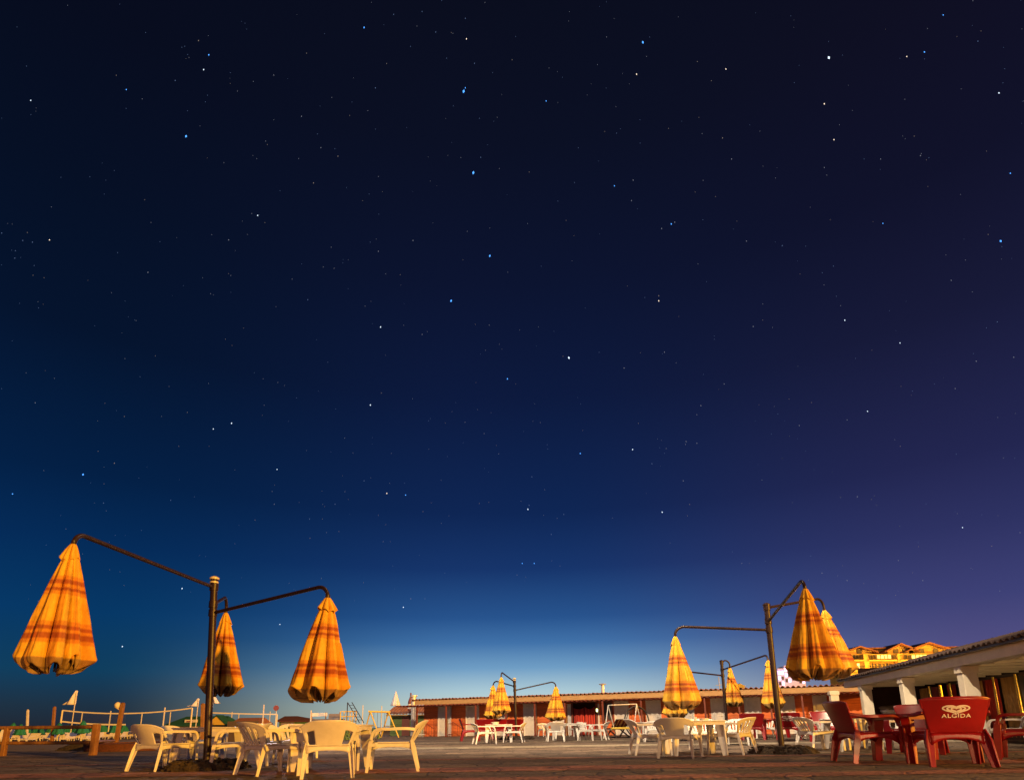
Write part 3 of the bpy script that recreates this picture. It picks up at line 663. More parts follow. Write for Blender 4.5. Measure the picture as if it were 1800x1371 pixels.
# ------------------------------------------------------------------ cabin row
P0 = Vector((X_at(745, 36, 1), 36, 0)); P1 = Vector((X_at(1500, 27, 1), 27, 0))
du = (P1-P0).normalized(); ang = math.atan2(du.y, du.x); Lrow = (P1-P0).length+1.2
nrm = Vector((du.y, -du.x, 0))          # toward the camera
MW = Matrix.Translation(P0) @ Matrix.Rotation(ang, 4, 'Z')
def wall_x(px, off=0.0, z=1.0):
    """distance along the row where pixel column px meets the plane 'off' metres in front of the wall"""
    lo, hi = -6, Lrow+8
    for _ in range(50):
        m = (lo+hi)/2; p = MW @ Vector((m, -off, z))
        if proj(p)[0] < px: lo = m
        else: hi = m
    return (lo+hi)/2
print('row length', Lrow, 'top px', [round(v, 1) for v in proj(MW @ Vector((0, -.9, 2.0)))], proj(MW @ Vector((Lrow-2.5, -.9, 2.0))))
row = thing('cabin_row', 'long row of red-brown beach cabins with white doors and a tiled roof', 'beach cabins', P0, ang)
b = MB(); b.box(0, Lrow, 0, 3.2, 0, 1.86); b.build('wall', 'hutwall', row, smooth=False)
def tiles(x0, x1, y0, z0, y1, z1, per, amp, step=.32, na=8):
    L = math.hypot(y1-y0, z1-z0)
    def fn(u, v):
        x = lerp(x0, x1, u); y = lerp(y0, y1, v); s = v*L
        w = abs(math.sin(PI*x/per))
        return (x, y, lerp(z0, z1, v)+amp*w-.03*((s/step) % 1)+.008*math.sin(x*3.7)+.006*math.sin(x*11))
    return MB().grid(fn, int((x1-x0)/per*na), max(3, int(L/step*3)))
tiles(-.25, Lrow+.2, -1.0, 1.955, 2.6, 1.99, .215, .10).build('tiled_roof', 'tile', row, smooth=False, solid=.02)
b = MB(); b.box(-.02, Lrow, -.96, -.92, 1.735, 1.965); b.build('fascia', 'fascia', row, smooth=False)
MB().grid(lambda u, v: (lerp(-1.1, Lrow, u), lerp(-1.22, -.02, v), 1.68+.03*math.sin(u*(Lrow+1.1)*2*PI/.23)+.0*v), 900, 4).build('corrugated_canopy', 'brownmetal', row, solid=.02)
doors = [(771, 793, 0), (820, 842, 0), (872, 892, 0), (921, 943, 0), (972, 995, 0), (1081, 1105, 1), (1137, 1162, 1), (1195, 1220, 1), (1251, 1275, 1), (1310, 1338, 1), (1373, 1398, 1), (1431, 1455, 1)]
for a, c, k in doors:
    xa, xb = wall_x(a), wall_x(c)
    b = MB(); b.box(xa+.03, xb-.03, -.035, -.004, .02, 1.62); d = b.build('door', 'hutdoor', row, smooth=False)
    b = MB()
    for (u0, u1, z0, z1) in ((xa-.02, xa+.03, 0, 1.66), (xb-.03, xb+.02, 0, 1.66), (xa+.03, xb-.03, 1.62, 1.66)): b.box(u0, u1, -.06, -.003, z0, z1)
    b.build('door_frame', 'door', d, smooth=False)
    b = MB()
    for z0, z1 in ((.12, .42), (.50, .80), (.92, 1.5)):
        b.box(xa+.12, xb-.12, -.045, -.033, z0, z1)
    b.build('door_panel', 'door', d, smooth=False)
    MB().tube([(xb-.12, -.09, .84), (xb-.12, -.04, .84), (xb-.2, -.09, .84)], .012, 6).build('handle', 'chrome', d)
# open double doorway with curtains
xa, xb = wall_x(1008), wall_x(1048)
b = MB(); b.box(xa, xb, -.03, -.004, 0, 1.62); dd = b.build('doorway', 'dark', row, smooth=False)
xm = (xa+xb)/2
for x0, x1, nn in ((xa+.05, xm-.02, 0), (xm+.02, xb-.05, 1)):
    MB().grid(lambda u, v: (lerp(x0, x1, u), -.07+.018*math.sin(u*26), lerp(.03, 1.30+.12*(1-math.sin(PI*u))*(1 if nn else .6), v)), 60, 4).build('curtain', 'redcloth', dd, solid=.01)
b = MB()
for (u0, u1, z0, z1) in ((xa-.10, xa, 0, 1.68), (xb, xb+.10, 0, 1.68), (xa, xb, 1.62, 1.68)): b.box(u0, u1, -.09, -.003, z0, z1)
b.build('door_frame', 'brownmetal', dd, smooth=False)
for a, c in ((998, 1006), (1049, 1054)):
    b = MB(); b.box(wall_x(a), wall_x(c), -.04, -.003, .02, 1.58); b.build('side_panel', 'door', row, smooth=False)
xa, xb = wall_x(1059), wall_x(1077)
b = MB(); b.box(xa, xb, -.03, -.003, .75, 1.6); w = b.build('window', 'glass', row, smooth=False)
b = MB()
for (u0, u1, z0, z1) in ((xa-.04, xa+.02, .72, 1.64), (xb-.02, xb+.04, .72, 1.64), (xa+.02, xb-.02, .72, .76), (xa+.02, xb-.02, 1.6, 1.64), ((xa+xb)/2-.015, (xa+xb)/2+.015, .76, 1.6)): b.box(u0, u1, -.06, -.004, z0, z1)
b.build('window_frame', 'brownmetal', w, smooth=False)
lx = wall_x(1051)
b = MB(); b.box(lx-.06, lx+.06, -.12, -.05, 1.13, 1.33); ll = b.build('wall_lamp', 'chrome', row, smooth=False, bevel=.01)
b = MB(); b.box(lx-.035, lx+.035, -.14, -.121, 1.16, 1.30); b.build('lamp_glass', 'lampglow', ll, smooth=False)
# canopy posts and stair rails
for px in (733, 784, 836, 889, 940, 993, 1060, 1128, 1240, 1300, 1356, 1412, 1462):
    x = wall_x(px, 1.1); b = MB(); b.box(x-.035, x+.035, -1.14, -1.07, 0, 1.67); b.build('canopy_post', 'brownmetal', row, smooth=False)
for k, px in enumerate((763, 813, 863)):
    x1 = wall_x(px, .9); x0 = x1-.62; b = MB()
    b.tube([(x0, -.9, .78), (x1, -.9, .42)], .02, 6)
    for i in range(5):
        q = i/4; x = lerp(x0, x1, q); b.tube([(x, -.9, 0), (x, -.9, lerp(.78, .42, q))], .012, 6)
    b.tube([(x1, -.9, 0), (x1, -.9, 1.0)], .022, 6)
    b.build('stair_rail', 'brownmetal', row)
    x2, x3 = wall_x((788, 840, 891)[k], 1.0), wall_x((797, 849, 900)[k], 1.0); b = MB()
    for z in (.12, .68): b.tube([(x2, -1.0, z), (x3, -1.0, z)], .018, 6)
    for i in range(4): x = lerp(x2, x3, i/3); b.tube([(x, -1.0, 0), (x, -1.0, .68)], .012, 6)
    b.build('gate_rail', 'brownmetal', row)
# flues
def flue(px, y0, y1, wpx, off, name, label):
    x = wall_x(px, off, 2.3); p = MW @ Vector((x, -off, 0)); zb, zt = Z_at(y1, p.x, p.y)-.12, Z_at(y0, p.x, p.y); r = wpx/2/F*p.y*.97
    o = thing(name, label, 'chimney', (p.x, p.y, 0))
    MB().lathe([(r, zb), (r, zt-.1), (r*1.1, zt-.1), (r*1.1, zt-.07), (r*.7, zt-.065), (r*.7, zt-.05)], 18).build('flue_pipe', 'chrome', o)
    MB().lathe([(r*2.1, zt-.05), (r*2.2, zt-.02), (r*1.2, zt), (.001, zt+.01)], 18).build('flue_cap', 'chrome', o)
flue(1059.5, 1201, 1220, 6, -.1, 'metal_flue', 'white capped flue pipe standing on the cabin roof')
p = P(727, 1240, 38); o = thing('thick_chimney', 'short thick white chimney left of the cabin row end', 'chimney', (p.x, 38, 0))
zt = Z_at(1221, p.x, 38); MB().lathe([(.15, .0), (.15, zt-.12), (.22, zt-.1), (.22, zt-.02), (.1, zt)], 18).build('flue_pipe', 'chrome', o)
b = MB(); b.lathe([(.17, 0), (.17, .5), (.15, .62), (.06, .85), (.045, 1.05), (.05, 1.1), (.001, 1.11)], 16)
p = P(721.5, 1250, 39); o = b.build('giant_bottle', 'brownmetal'); o.location = (p.x, 39, Z_at(1249, p.x, 39)); tag(o, 'dark bottle-shaped ornament standing on the green hut roof beside the thick white chimney', 'ornament')
b = MB(); b.lathe([(.172, .12), (.172, .42)], 16); q = b.build('bottle_label', 'cream', o)

# green hut left of the row
hp = P(716, 1280, 40); hut = thing('green_hut', 'small dark green hut with ochre roof at the left end of the cabins', 'hut', (hp.x, 40, 0))
b = MB(); b.box(-1.1, 1.15, 0, 2.2, 0, Z_at(1255, hp.x, 40)); b.build('wall', 'greenplank', hut, smooth=False)
z1 = Z_at(1255, hp.x, 40); z2 = Z_at(1247, hp.x, 40)
tiles(-1.3, 1.3, -.45, z1, 2.2, z2+.25, .2, .04).build('roof', 'tile', hut, smooth=False, solid=.02)
b = MB(); b.box(-1.3, 1.3, -.44, -.40, z1-.09, z1-.015); b.build('fascia', 'fascia', hut, smooth=False)
b = MB(); b.box(-.35, .15, -.03, -.003, 0, z1-.12); b.build('door', 'brownmetal', hut, smooth=False)
b = MB(); b.box(.28, .55, -.04, -.003, .3, z1-.12); b.build('shutter', 'yellow', hut, smooth=False)
# small white gate right of it
gp = G(740, 1294.5); gt = thing('white_picket_gate', 'small white railing gate between green hut and cabins', 'gate', (gp.x, gp.y, 0))
b = MB()
for i in range(6): b.box(-.2+i*.075, -.18+i*.075, 0, .02, 0, .74)
b.build('pickets', 'door', gt, smooth=False)
b = MB(); b.box(-.22, .22, .021, .04, .6, .64); b.box(-.22, .22, .021, .04, .1, .14); b.build('rail', 'door', gt, smooth=False)

# ------------------------------------------------------------------ veranda on the right
V0 = Vector((10.0, 13.6, 0)); vd = Vector((.235, 1, 0)).normalized(); vang = math.atan2(vd.y, vd.x)
# local x runs away from the camera along the eave, local -y points right (inside)
MV = Matrix.Translation(V0) @ Matrix.Rotation(vang, 4, 'Z')
ver = thing('veranda_building', 'cream veranda with thick square columns, dark tiled roof and curtained glass front', 'building', V0, vang)
X0v, X1v = -3.4, 9.6
def v_x(px, off=0.0, z=1.0):
    lo, hi = -8, 18
    for _ in range(50):
        m = (lo+hi)/2; p = MV @ Vector((m, off, z))
        if proj(p)[0] > px: lo = m
        else: hi = m
    return (lo+hi)/2
print('veranda eave px', proj(MV @ Vector((0, .25, 2.05))), proj(MV @ Vector((X1v, .25, 2.05))), proj(MV @ Vector((-2, .25, 2.05))))
cols = [v_x(1465, -.1, 1.2), v_x(1521, -.1, 1.2), v_x(1593, -.1, 1.2), v_x(1700, -.1, 1.2)]; cols.append(cols[-1]-(cols[-2]-cols[-1]))
print('cols', cols)
for x in cols:
    b = MB(); b.box(x-.15, x+.15, -.30, 0, 0, 1.72); c_ = b.build('column', 'cream', ver, smooth=False, bevel=.015)
    b = MB(); b.box(x-.18, x+.18, -.33, .03, 1.56, 1.70); b.build('capital', 'cream', c_, smooth=False, bevel=.01)
b = MB(); b.box(X0v, X1v, -.31, .02, 1.722, 1.93); b.build('eave_beam', 'cream', ver, smooth=False)
b = MB(); b.box(X0v, X1v, .16, .20, 1.935, 2.02); b.build('eave_board', 'pole', ver, smooth=False)
b = MB(); b.box(X0v, X1v, -.20, -.02, 1.932, 2.045); b.build('wall_plate', 'cream', ver, smooth=False)
tiles(X0v, X1v, .26, 1.97, -3.8, 3.0, .215, .055).build('tiled_roof', 'darktile', ver, smooth=False, solid=.02)
b = MB(); b.add([(X0v, -.315, 1.80), (X1v, -.315, 1.80), (X1v, -3.2, 1.80), (X0v, -3.2, 1.80)], [(0, 1, 2, 3)]); b.build('ceiling', 'cream', ver, smooth=False, solid=.02)
for i in range(15):
    x = X0v+.4+i*.85
    b = MB(); b.box(x, x+.09, -2.37, -.315, 1.70, 1.785)
    b.build('rafter', 'cream', ver, smooth=False)
WY = -2.4
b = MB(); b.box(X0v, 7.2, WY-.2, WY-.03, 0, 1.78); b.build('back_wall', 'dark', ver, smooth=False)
b = MB(); b.box(9.35, 9.55, -3.9, -.5, 0, 2.4); b.build('dark_screen', 'dark', ver, smooth=False)  # added near-black sheet, stands for shade and hides the lit cabin wall behind
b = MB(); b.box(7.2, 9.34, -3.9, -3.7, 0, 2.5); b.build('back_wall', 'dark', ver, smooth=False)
b = MB(); b.box(X0v, 7.2, WY-.02, WY+.03, 1.62, 1.70); b.box(X0v, 7.2, WY-.02, WY+.03, 0, .12); b.build('glazing_rail', 'pole', ver, smooth=False)
x = X0v; i = 0; pr2 = random.Random(5)
seq = ['glass', 'redcloth', 'glass', 'ochrecloth', 'glass', 'plumcloth', 'glass', 'redcloth', 'glass', 'ochrecloth', 'glass', 'plumcloth', 'ochrecloth', 'glass', 'redcloth', 'glass', 'ochrecloth', 'plumcloth', 'glass', 'redcloth']
while x < 7.0 and i < len(seq):
    w = pr2.uniform(.5, .85)
    if seq[i] == 'glass':
        b = MB(); b.box(x+.02, x+w-.02, WY-.02, WY-.01, .12, 1.62); b.build('glass_pane', 'glass', ver, smooth=False)
    else:
        MB().grid(lambda u, v: (lerp(x+.02, x+w-.02, u), WY+.01+.025*math.sin(u*22+i), lerp(.06, 1.62, v)), 50, 2).build('curtain', seq[i], ver, solid=.01)
    x += w; i += 1
for px in (1575, 1637, 1656, 1674, 1752, 1791):
    x = v_x(px, WY+.06, 1.3)
    MB().tube([(x, WY+.08, .1), (x, WY+.08, 1.0), (x, WY+.08, 1.66)], .05, 12, [.045, .06, .045]).build('brass_mullion', 'brass', ver)
for pa_, pb_, cm in ((1755, 1735, 'redcloth'), (1728, 1716, 'ochrecloth'), (1654, 1640, 'plumcloth'), (1634, 1606, 'ochrecloth')):
    xa_, xb_ = v_x(pa_, WY+.09, 1.3), v_x(pb_, WY+.09, 1.3)
    MB().grid(lambda u, v: (lerp(xa_, xb_, u), WY+.07+.03*math.sin(u*20), lerp(.06, 1.61, v)), 40, 2).build('curtain', cm, ver, solid=.01)
# doorway seen in the dark end
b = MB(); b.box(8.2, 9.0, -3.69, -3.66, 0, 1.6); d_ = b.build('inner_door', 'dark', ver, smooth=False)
b = MB()
for (u0, u1, z0, z1) in ((8.22, 8.3, 0, 1.66), (9.0, 9.08, 0, 1.66), (8.3, 9.0, 1.6, 1.66)): b.box(u0, u1, -3.698, -3.62, z0, z1)
b.build('door_frame', 'cream', d_, smooth=False)
# pile of covered things under the veranda
pp = MV @ Vector((v_x(1560, -1.2, .9), -1.2, 0)); pile = thing('covered_pile', 'heap of folded pale sheets and tarpaulins under the veranda', 'pile', (pp.x, pp.y, 0))
q = random.Random(4)
for k in range(7):
    w, d, z = q.uniform(.25, .5), q.uniform(.2, .4), .12+k*.14; cx, cy = q.uniform(-.15, .15), q.uniform(-.1, .1); a = q.uniform(-.3, .3)
    b = MB(); b.grid(lambda u, v: (cx+w*math.cos(2*PI*u)*math.sin(PI*v), cy+d*math.sin(2*PI*u)*math.sin(PI*v), z+.09*math.cos(PI*v)+.03*math.sin(7*u*2*PI)*math.sin(PI*v)+a*.2*math.cos(2*PI*u)), 24, 10, wrap=True)
    b.build('folded_sheet', 'whitecloth' if k % 2 else 'greydeck', pile)

# ------------------------------------------------------------------ things before the cabins
# garden swing frame
sa, sb = P(1069, 1239, 25.0), P(1119, 1237, 25.6)
sw = thing('garden_swing', 'white A-frame garden swing with hanging seat before the cabins', 'swing', (sa.x, sa.y, 0))
O = Vector((sa.x, sa.y, 0)); A = sa-O; B = sb-O
for nm, ap in (('side_frame', A), ('side_frame', B)):
    b = MB(); b.tube([ap, (ap.x-.30, ap.y-.45, 0)], .02, 8); b.tube([ap, (ap.x+.36, ap.y+.55, .0)], .02, 8); b.tube([lerp(ap, Vector((ap.x-.30, ap.y-.45, 0)), .75), lerp(ap, Vector((ap.x+.36, ap.y+.55, 0)), .75)], .014, 6); b.build(nm, 'door', sw)
MB().tube([A, B], .018, 8).build('top_bar', 'door', sw)
ms = lerp(A, B, .45)
b = MB(); b.tube([ms+Vector((-.4, 0, 0)), (ms.x-.4, ms.y, .42)], .006, 5); b.tube([ms+Vector((.4, 0, 0)), (ms.x+.4, ms.y, .42)], .006, 5); b.build('chain', 'pole', sw)
b = MB(); b.box(ms.x-.45, ms.x+.45, ms.y-.2, ms.y+.2, .34, .42); b.build('seat_cushion', 'yellow', sw, bevel=.02)
# striped deck chair
g = G(1088, 1296); dc = thing('deck_chair', 'folding deck chair with maroon and tan striped canvas before the cabins', 'deck chair', g, R(200))
dc.scale = (1.0, 1.0, .88)
def wood(p, q, par, n='frame_bar'): MB().sweep([p, q], [(-.018, -.025), (.018, -.025), (.018, .025), (-.018, .025)]).build(n, 'pole', par)
for sx_ in (-.3, .3):
    wood((sx_, -.5, .0), (sx_, .42, .82), dc, 'back_bar'); wood((sx_*.9, .45, 0), (sx_*.9, -.45, .42), dc, 'seat_bar')
    wood((sx_, -.3, .38), (sx_, .3, .42), dc, 'arm_bar')
for (y, z) in ((.42, .82), (-.5, .02), (.45, .02), (-.45, .42)): MB().tube([(-.31, y, z), (.31, y, z)], .016, 6).build('cross_bar', 'pole', dc)
b = MB(); bars = [(.0, .15, 0), (.15, .24, 1), (.24, .42, 0), (.42, .58, 1), (.58, .76, 0), (.76, .85, 1), (.85, 1, 0)]
for a, c, k in bars:
    b.cur = k
    b.grid(lambda u, v: (lerp(-.27, .27, lerp(a, c, u)), lerp(-.45, .42, v), lerp(.42, .82, v)-.24*math.sin(PI*v)*(1-.35*v)), 2, 18)
b.build('canvas', ['stripe1', 'stripe2'], dc, solid=.006)
# big dark hoop
c0 = P(1119, 1262, 26.2)
b = MB(); b.tube([(.50*math.cos(a), .02*math.sin(3*a), .62*math.sin(a)) for a in [2*PI*i/48 for i in range(49)]], .028, 8)
b.tube([(.46*math.cos(a)+.05, .07, .57*math.sin(a)+.0) for a in [2*PI*i/48 for i in range(49)]], .014, 8)
o = b.build('black_hoop', 'black'); o.location = (c0.x, c0.y, .63); tag(o, 'large thin black hoop standing upright by the right leg of the white swing frame', 'hoop')
# bicycle
def bicycle(px, py, rz, label):
    g = G(px, py); bk = thing('bicycle', label, 'bicycle', g, R(rz)); bk.scale = (.8, .8, .62)
    for x in (-.52, .52):
        b = MB(); b.tube([(x+.33*math.cos(a), 0, .34+.33*math.sin(a)) for a in [2*PI*i/32 for i in range(33)]], .02, 8); w = b.build('wheel', 'black', bk)
        b = MB()
        for i in range(10): a = PI*i/10; b.tube([(x-.32*math.cos(a), 0, .34-.32*math.sin(a)), (x+.32*math.cos(a), 0, .34+.32*math.sin(a))], .003, 4)
        b.build('spokes', 'chrome', w)
    b = MB()
    for p, q in (((-.52, 0, .34), (-.1, 0, .3)), ((-.52, 0, .34), (-.2, 0, .8)), ((-.1, 0, .3), (-.2, 0, .85)), ((-.1, 0, .3), (.36, 0, .75)), ((-.19, 0, .72), (.34, 0, .85)), ((.52, 0, .34), (.32, 0, .98))): b.tube([p, q], .017, 8)
    b.build('frame', 'pole', bk)
    b = MB(); b.tube(cat_rom([(.1, -.28, 1.02), (.25, -.24, 1.06), (.33, 0, 1.0), (.25, .24, 1.06), (.1, .28, 1.02)], 5), .014, 8); b.build('handlebar', 'chrome', bk)
    MB().lathe([(.04, .0), (.11, .03), (.1, .07), (.02, .08)], 12, (-.22, 0, .85)).build('saddle', 'black', bk)
    b = MB(); b.box(.42, .68, -.15, .15, .72, .95); b.build('basket', 'stripe2', bk, bevel=.02)
bicycle(1440, 1300, 12, 'bicycle with a basket leaning among the chairs right of the right parasol pole')

# ------------------------------------------------------------------ far apartments
def apt():
    Y = 92.0; pa, pb = P(1484, 1200, Y), P(1712, 1200, Y)
    r = thing('yellow_apartment_building', 'floodlit yellow apartment block with gables behind the veranda roof', 'building', (pa.x, Y, 0)); Wd = pb.x-pa.x
    def lx(px): return P(px, 1150, Y).x-pa.x
    def lz(px, py): return Z_at(py, P(px, 1150, Y).x, Y)
    H1 = lz(1550, 1149)
    b = MB(); b.box(0, Wd, .0, 4, 0, H1); b.build('wall', 'apt', r, smooth=False)
    b = MB(); b.box(0, Wd, 1.6, 4, H1+.01, H1+.9); b.build('attic_wall', 'apt', r, smooth=False)
    for k, (c, w, ht, bs) in enumerate(((1515, 44, 1137, 1144), (1588, 46, 1132, 1143), (1638, 70, 1130, 1142))):
        x0, x1, xc = lx(c-w/2), lx(c+w/2), lx(c); zb, zt = lz(c, bs), lz(c, ht)
        b = MB(); b.add([(x0, .6, H1), (x1, .6, H1), (x1, .6, zb), (xc, .6, zt-.15), (x0, .6, zb), (x0, 3.9, H1), (x1, 3.9, H1), (x1, 3.9, zb), (xc, 3.9, zt-.15), (x0, 3.9, zb)], [(0, 1, 2, 3, 4), (5, 6, 7, 8, 9), (0, 5, 9, 4), (1, 6, 7, 2), (2, 3, 8, 7), (3, 4, 9, 8)])
        b.build('gable', 'apt', r, smooth=False)
        b = MB(); o = .7
        for (xs, zs, xe, ze) in ((x0-o, zb-.25, xc, zt), (xc, zt, x1+o, zb-.25)):
            b.add([(xs, 0, zs), (xe, 0, ze), (xe, 4.3, ze), (xs, 4.3, zs), (xs, 0, zs+.22), (xe, 0, ze+.22), (xe, 4.3, ze+.22), (xs, 4.3, zs+.22)], [(0, 1, 2, 3), (4, 5, 6, 7), (0, 1, 5, 4), (1, 2, 6, 5), (2, 3, 7, 6), (3, 0, 4, 7)])
        b.build('roof', 'tile', r, smooth=False)
        for q in (-.35, .35) if k else (0,):
            xw = xc+q*(x1-x0)*.5; b = MB(); b.box(xw-.35, xw+.35, .52, .59, H1+.15, H1+.75); b.build('window', 'aptw', r, smooth=False)
    for xs, xe in ((lx(1527), lx(1566)), (lx(1610), lx(1618)), (lx(1672), Wd)):
        b = MB(); b.box(xs, xe, .9, 4.2, H1+.9, H1+1.1); b.build('flat_roof', 'tile', r, smooth=False)
    # balconies, floor by floor
    rw = random.Random(9)
    for fl, (py0, py1) in enumerate(((1149, 1162), (1164, 1180), (1184, 1200))):
        for j, (a, c) in enumerate(((1487, 1508), (1518, 1538), (1541, 1565), (1574, 1600), (1602, 1628), (1632, 1660), (1664, 1700))):
            z1, z0 = lz(a, py0+2), lz(a, py1); x0, x1 = lx(a), lx(c); lit = (fl == 1 and j in (3, 4)) or rw.random() < .15
            b = MB(); b.box(x0, x1, -.06, -.01, z0+.4, z1); w = b.build('window', 'aptlit' if lit else 'aptw', r, smooth=False)
            b = MB()
            for q in range(1, 4): xx = lerp(x0, x1, q/4); b.box(xx-.05, xx+.05, -.1, -.062, z0+.4, z1)
            b.box(x0, x1, -.1, -.062, z1+.001, z1+.1); b.build('window_frame', 'apt', w, smooth=False)
            b = MB(); b.box(x0-.15, x1+.15, -1.3, -.01, z0-.1, z0+.1); s_ = b.build('balcony', 'apt', r, smooth=False)
            b = MB()
            b.box(x0-.12, x1+.12, -1.28, -1.24, z0+.68, z0+.74)
            for q in range(16): xx = lerp(x0, x1, q/15); b.box(xx-.02, xx+.02, -1.27, -1.25, z0+.1, z0+.68)
            b.build('railing', 'pole', s_, smooth=False)
    for a in (1510, 1569): b = MB(); b.box(lx(a), lx(a+9), -1.1, -.02, 0, H1-.1); b.build('stair_pier', 'apt', r, smooth=False)
    MB().tube([(lx(1612), 4, H1), (lx(1612), 4, lz(1612, 1126))], .06, 6).build('antenna', 'chrome', r)
    b = MB(); b.box(lx(1609), lx(1615), 3.98, 4.02, lz(1612, 1128), lz(1612, 1127)); b.build('antenna_bar', 'chrome', r, smooth=False)
    for k in range(3):
        lamp('apartment_floodlight', 'POINT', (pa.x+Wd*(.15+.35*k), Y-7, 5.5), 3600, (1, .50, .07), shadow_soft_size=.5)
apt()
def violet():
    Y = 80.0; pa, pb = P(1366, 1200, Y), P(1413, 1200, Y)
    r = thing('white_hotel_building', 'small floodlit violet-white block glowing behind the cabin roof', 'building', (pa.x, Y, 0))
    def lx(px): return P(px, 1180, Y).x-pa.x
    def lz(py): return Z_at(py, pa.x, Y)
    tops = [(1366, 1378, 1176), (1378, 1390, 1171), (1390, 1402, 1168), (1402, 1414, 1173)]
    for a, c, t in tops:
        b = MB(); b.box(lx(a), lx(c), 0, 1.6, 0, lz(t)); b.build('wall', 'violet', r, smooth=False)
        b = MB(); b.box(lx(a)-.03, lx(c)+.0, -.25, -.02, lz(t)-.1, lz(t)+.08); b.build('cornice', 'violet', r, smooth=False)
        for k in range(3):
            z1 = lz(t+3+k*9.5); z0 = lz(t+9+k*9.5)
            for h in (0, 1):
                x0 = lerp(lx(a), lx(c), .1+.45*h); x1 = lerp(lx(a), lx(c), .42+.45*h)
                b = MB(); b.box(x0, x1, -.05, -.01, z0, z1); b.build('window', 'violetlit' if (k+h+a) % 3 else 'aptw', r, smooth=False)
    lamp('hotel_floodlight', 'POINT', (pa.x-1.5, Y-5, 5.5), 700, (.72, .5, 1), shadow_soft_size=.4)
violet()
Y = 110; pa = P(1292, 1206, Y)
r = thing('distant_yellow_house', 'tiny yellow-lit house top above the cabin roof right of a thin mast', 'house', (pa.x, Y, 0))
zz = Z_at(1206, pa.x, Y)
b = MB(); b.box(0, 1.7, 0, 4, 0, zz); b.build('wall', 'apt', r, smooth=False)
b = MB(); b.add([(-.2, -.2, zz), (1.9, -.2, zz), (.85, -.2, zz+.5), (-.2, 4.2, zz), (1.9, 4.2, zz), (.85, 4.2, zz+.5)], [(0, 1, 2), (3, 4, 5), (0, 2, 5, 3), (1, 2, 5, 4), (0, 1, 4, 3)]); b.build('roof', 'apt', r, smooth=False)
lamp('house_light', 'POINT', (pa.x+.8, Y-3, zz), 260, (1, .6, .12), shadow_soft_size=.3)
pm = P(1264, 1200, 60); b = MB(); b.tube([(0, 0, 0), (0, 0, Z_at(1189, pm.x, 60))], .035, 8); zt = Z_at(1203, pm.x, 60); b.tube([(-.35, 0, zt-.05), (.35, 0, zt)], .025, 6)
o = b.build('thin_mast', 'door'); o.location = (pm.x, 60, 0); tag(o, 'thin pale mast rising behind the cabin roof beside the distant pole', 'mast')

# ------------------------------------------------------------------ left: fence, beach, playground
ga, gb = G(163, 1327), G(-180, 1330)
fe = thing('wooden_fence', 'low orange-brown timber rail fence at the left edge', 'fence', ga)
d1 = (gb-ga); d1.z = 0
def fz(py, p): return Z_at(py, p.x, p.y)
zt = fz(1272, ga)
b = MB(); b.box(-.065, .065, -.065, .065, 0, zt); b.build('post', 'post', fe, smooth=False, bevel=.01)
for t in (.45, .95):
    b = MB(); q = d1*t; b.box(q.x-.05, q.x+.05, q.y-.05, q.y+.05, 0, zt-.06); b.build('post', 'post', fe, smooth=False, bevel=.01)
for py, rr in ((1277, .042), (1304.5, .04)):
    z = fz(py, ga); MB().tube([(0, -.0, z), d1*.45+Vector((0, 0, z+.01)), d1+Vector((0, 0, z))], rr, 10).build('rail', 'post', fe)
gc = G(203, 1309); e = gc-ga; z = fz(1303, ga)
MB().tube([(0, 0, z), (e.x, e.y, fz(1301, gc))], .035, 8).build('rail', 'post', fe)
def wpost(px, yb, xt, yt, w, label, m='post'):
    g = G(px, yb); zt = Z_at(yt, g.x, g.y); X = X_at(xt, g.y, zt)-g.x
    o = thing('timber_post', label, 'post', g, 0, 'single timber posts by the beach')
    MB().sweep([(0, 0, 0), (X*.5, 0, zt*.5), (X, 0, zt)], [(-w, -w), (w, -w), (w, w), (-w, w)]).build('shaft', m, o, smooth=False, bevel=.01)
    MB().lathe([(w*1.1, zt), (w*1.3, zt+.03), (w*.6, zt+.06)], 10, (X, 0, 0)).build('cap', m, o)
    return o, zt, X
o, zt, X = wpost(203, 1310, 216, 1237, .065, 'tall leaning orange timber post with a small lantern beside the beach fence')
b = MB(); b.lathe([(.03, -.16), (.10, -.1), (.12, 0), (.08, .07), (.02, .1)], 12, (X-.2, 0, zt-.02)); b.tube([(X-.2, 0, zt-.15), (X, 0, zt-.3)], .02, 6); b.build('lantern', 'cream', o)
wpost(91, 1304, 96, 1243, .06, 'yellow timber post rising behind the left fence')
wpost(47, 1302, 49, 1248, .055, 'pale pinkish post at the far left above the fence', 'door')
wpost(356, 1306, 357, 1238, .07, 'yellow timber post just left of the near left parasol pole')
# round brick bed
g = G(228, 1318); pl = thing('round_planter', 'low round dark red brick bed beside the timber post', 'planter', g)
b = MB(); b.lathe([(1.1, 0), (1.14, .2), (1.0, .22), (.96, .14)], 40); b.build('brick_rim', 'bark', pl)
b = MB(); q = random.Random(2); b.grid(lambda u, v: (.97*(1-v)*math.cos(2*PI*u), .97*(1-v)*math.sin(2*PI*u), .14+.06*v+q.uniform(-.02, .02)), 30, 6, wrap=True); b.build('soil', 'rubble', pl, smooth=False)
g = G(145, 1318); mo = MB(); q = random.Random(8)
mo.grid(lambda u, v: (.8*(1-v)*math.cos(2*PI*u)*q.uniform(.85, 1.1), .4*(1-v)*math.sin(2*PI*u), max(0, .24*v**.6)+q.uniform(-.02, .02)), 26, 6, wrap=True)
o = mo.build('sand_heap', 'rubble', smooth=False); o.location = g; tag(o, 'low dark heap of sand beside the corner post of the fence', 'heap')

